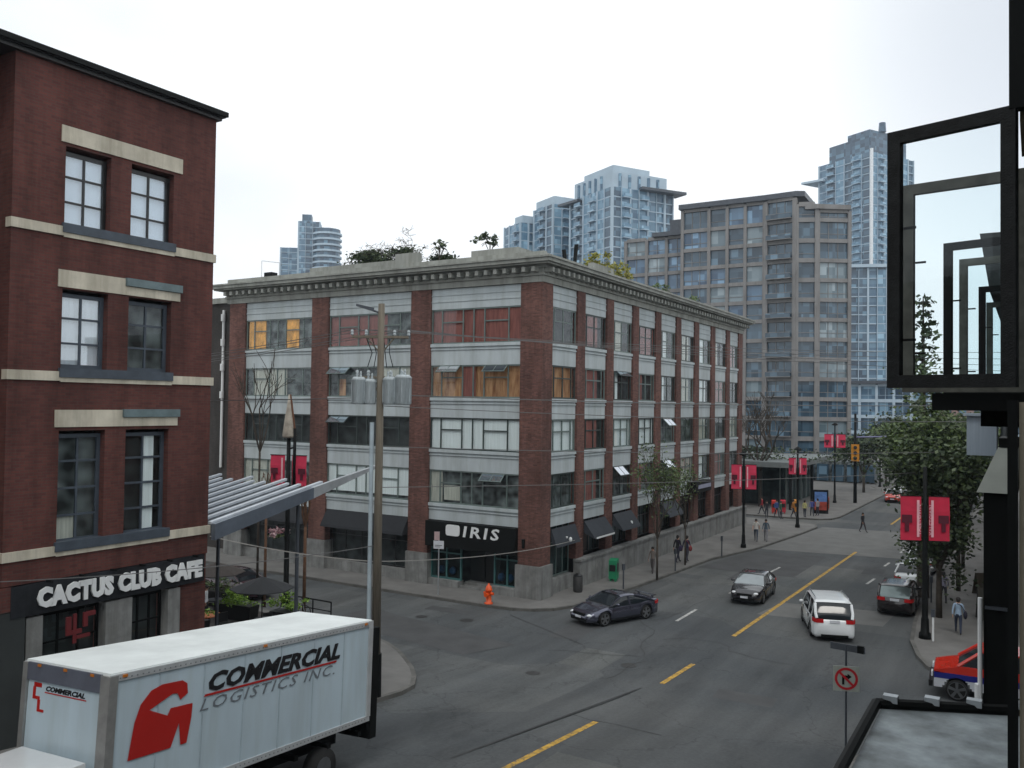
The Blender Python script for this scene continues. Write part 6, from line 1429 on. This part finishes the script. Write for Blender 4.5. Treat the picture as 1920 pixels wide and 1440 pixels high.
# ================================================================== people
def person(label, loc, rz, h=1.72, top=(.05, .05, .06), legs=(.03, .03, .05), pose='walk', bag=None, hairc=None, sleeves=True, group=None):
    T = thing('person', label, 'person', loc, rz, group)
    st = .28 if pose == 'walk' else .05; sw = .16 if pose == 'walk' else .03
    V = [(0, 0, .95), (0, 0, 1.12), (0, .005, 1.32), (0, .01, 1.46), (0, -.005, 1.53), (0, -.02, 1.63),      # 0-5
         (.17, .01, 1.42), (.235, .03+sw*.3, 1.15), (.24, -.04+sw, .92),                                       # 6-8 left arm
         (-.17, .01, 1.42), (-.235, .03-sw*.3, 1.15), (-.24, -.04-sw, .92),                                    # 9-11
         (.09, 0, .9), (.1, -st*.6, .5), (.1, -st, .1), (.1, -st-.16, .04),                                    # 12-15
         (-.09, 0, .9), (-.1, st*.3, .5), (-.1, st, .12), (-.1, st-.14, .04), (0, -.025, 1.72)]
    E_ = [(0, 1), (1, 2), (2, 3), (3, 4), (4, 5), (5, 20), (3, 6), (6, 7), (7, 8), (3, 9), (9, 10), (10, 11), (0, 12), (12, 13), (13, 14), (14, 15), (0, 16), (16, 17), (17, 18), (18, 19)]
    Rr = [.14, .125, .15, .075, .06, .098, .062, .045, .034, .062, .045, .034, .1, .065, .042, .035, .1, .065, .042, .035, .07]
    me = bpy.data.meshes.new('body'); k = h/1.78; me.from_pydata([(x*k, y*k, z*k) for x, y, z in V], E_, [])
    o = bpy.data.objects.new('person_body', me); COL.objects.link(o)
    sk = o.modifiers.new('s', 'SKIN'); sk.use_smooth_shade = True
    for i, r_ in enumerate(Rr): me.skin_vertices[0].data[i].radius = (r_*k, r_*k*(.72 if i in (1, 2) else 1))
    me.skin_vertices[0].data[0].use_root = True
    ss = o.modifiers.new('u', 'SUBSURF'); ss.levels = 1; ss.render_levels = 1
    dg = bpy.context.evaluated_depsgraph_get(); dg.update(); m2 = bpy.data.meshes.new_from_object(o.evaluated_get(dg)); bpy.data.objects.remove(o)
    b = MB(); b.smooth = True
    tm, lm, sm = cloth('top_cloth', top), cloth('trouser_cloth', legs), M['rub']
    vs = [tuple(v.co) for v in m2.vertices]
    for p in m2.polygons:
        c_ = p.center/k; arm = abs(c_.x) > .185
        if c_.z > 1.49: mi = 0
        elif arm and c_.z < (.96 if sleeves else 1.25): mi = 0
        elif arm or c_.z > .94: mi = 1
        elif c_.z > .11: mi = 2
        else: mi = 3
        b.f.append(tuple(p.vertices)); b.m.append(mi); b.sm.append(True)
    b.v = vs; b.cur = 0
    hz, hy = 1.63, -.02
    b.ball((0, hy*k-.095*k, hz*k), .016*k, .024*k, .022*k, 6, 4)                 # nose
    for s in (-1, 1):
        b.ball((s*.098*k, hy*k, hz*k), .012*k, .025*k, .033*k, 6, 4)             # ears
        hx, hyy, hz2 = s*.24*k, (-.04+sw*s)*k, .92*k                              # hands: palm, fingers, thumb
        b.ball((hx, hyy, hz2-.05*k), .018*k, .04*k, .055*k, 6, 4)
        for j in range(4): b.tube([(hx, hyy+(-.03+.02*j)*k, hz2-.085*k), (hx-s*.004, hyy+(-.032+.021*j)*k, hz2-(.125-.006*abs(j-1.4))*k), (hx-s*.018, hyy+(-.03+.02*j)*k, hz2-(.155-.008*abs(j-1.4))*k)], .009*k, 5)
        b.tube([(hx-s*.01, hyy-.035*k, hz2-.04*k), (hx-s*.03, hyy-.05*k, hz2-.085*k)], .01*k, 5)
    b.cur = 3
    for s in (-1, 1): b.ball((s*.034*k, hy*k-.088*k, (hz+.02)*k), .012*k, .01*k, .008*k, 6, 4)   # eyes
    b.cur = 4; b.ball((0, hy*k-.088*k, (hz-.05)*k), .024*k, .01*k, .007*k, 6, 4)                # mouth
    b.build('body', [M['skin'], tm, lm, sm, M['lip']], T, world=False)
    b = MB(); b.smooth = True; b.ball((0, (hy+.018)*k, (hz+.035)*k), .108*k, .112*k, .11*k, 10, 7); b.ball((0, (hy+.06)*k, (hz-.03)*k), .09*k, .06*k, .1*k, 8, 6); b.build('hair', hairc or M['hair'], T, world=False)
    if bag:
        B = MB(); B.smooth = True; B.ball((-.3*k, .05, .95*k), .09, .18, .2, 10, 6); B.smooth = False; B.tube([(-.3*k, .05, 1.1*k), (-.12*k, .1, 1.4*k), (.05*k, .1, 1.47*k)], .016); tag(B.build('shoulder_bag', cloth('bag_cloth', bag), T, world=False))
    return T
M['lip'] = mat('lip', (.3, .1, .09), .6)
# rz: figure faces -y; rz=180 walks away up the street
person('person in pale blue shirt with dark shoulder bag walking away on the right pavement', (-3.15, 46.4, .14), R(184), 1.78, (.28, .38, .5), (.03, .04, .07), bag=(.015, .015, .03))
person('person in dark clothes alone crossing mid street far away', (-12.95, 80.9, .0), R(60), 1.75, (.02, .02, .025), (.04, .03, .035))
person('person in white top and dark skirt, left of the pair by the kerb', (-19.1, 69.3, .14), R(10), 1.8, (.55, .53, .5), (.03, .045, .07), sleeves=False)
person('person in grey and navy clothes, right of the pair by the kerb', (-18.45, 69.8, .14), R(10), 1.78, (.06, .09, .12), (.2, .2, .22))
person('person in black jacket and dark trousers, left of the dark pair by the wall', (-20.95, 56.6, .14), R(160), 1.9, (.012, .012, .016), (.03, .03, .05), bag=(.03, .02, .06))
person('person in dark navy coat with red bag, right of the dark pair by the wall', (-20.45, 57.0, .14), R(170), 1.86, (.02, .02, .05), (.05, .05, .07), bag=(.2, .03, .03))
person('person with bare legs in beige top half hidden behind the sapling', (-21.0, 52.2, .14), R(5), 1.68, (.2, .17, .15), (.1, .09, .09))
person('person in lilac shirt on the right pavement behind the near lamp post', (-4.35, 53.4, .14), R(190), 1.75, (.4, .38, .5), (.04, .04, .05))
GP = [(-22.3, 84.6, (.03, .03, .04), 'black', 'leftmost of the far group'), (-21.6, 85.6, (.05, .09, .25), 'blue', 'second of the far group'), (-20.9, 84.4, (.03, .1, .06), 'dark green', 'third of the far group'), (-20.2, 86.4, (.4, .16, .02), 'orange', 'beside the far post'), (-19.3, 87.2, (.5, .48, .2), 'pale yellow', 'just right of the far lamp post'), (-18.9, 88.6, (.07, .09, .3), 'royal blue', 'left of the poster stand'), (-18.5, 89.2, (.3, .28, .3), 'light grey', 'next to the poster stand'), (-23.4, 87.0, (.3, .03, .04), 'red', 'by the red newspaper boxes')]
for k, (x, y, c_, nm, l_) in enumerate(GP):
    person('person in %s top, %s' % (nm, l_), (x, y, .14), R(40*k), 1.7+.03*(k % 4), c_, (.03, .035, .05), pose='walk' if k % 2 else 'stand', group='people gathered at the far corner')
person('person in white shirt seated height behind the patio planter', (-33.6, 27.6, zg(27.6)+.14), R(120), 1.7, (.6, .62, .64), (.03, .03, .03), pose='stand')

# ------------------------------------------------------------------ air: pale haze between the near street and the far towers
hb = MB(); hb.box(-612, 262, -92, 612, -1.2, 126)
hm = bpy.data.materials.new('haze'); hm.use_nodes = True; ht = hm.node_tree; ht.nodes.clear()
ho = ht.nodes.new('ShaderNodeOutputMaterial'); hv = ht.nodes.new('ShaderNodeVolumePrincipled')
hv.inputs['Color'].default_value = (.78, .88, 1, 1); hv.inputs['Density'].default_value = .0003; hv.inputs['Anisotropy'].default_value = .2
ht.links.new(hv.outputs[0], ho.inputs['Volume'])
tag(hb.build('haze', hm), kind='stuff')
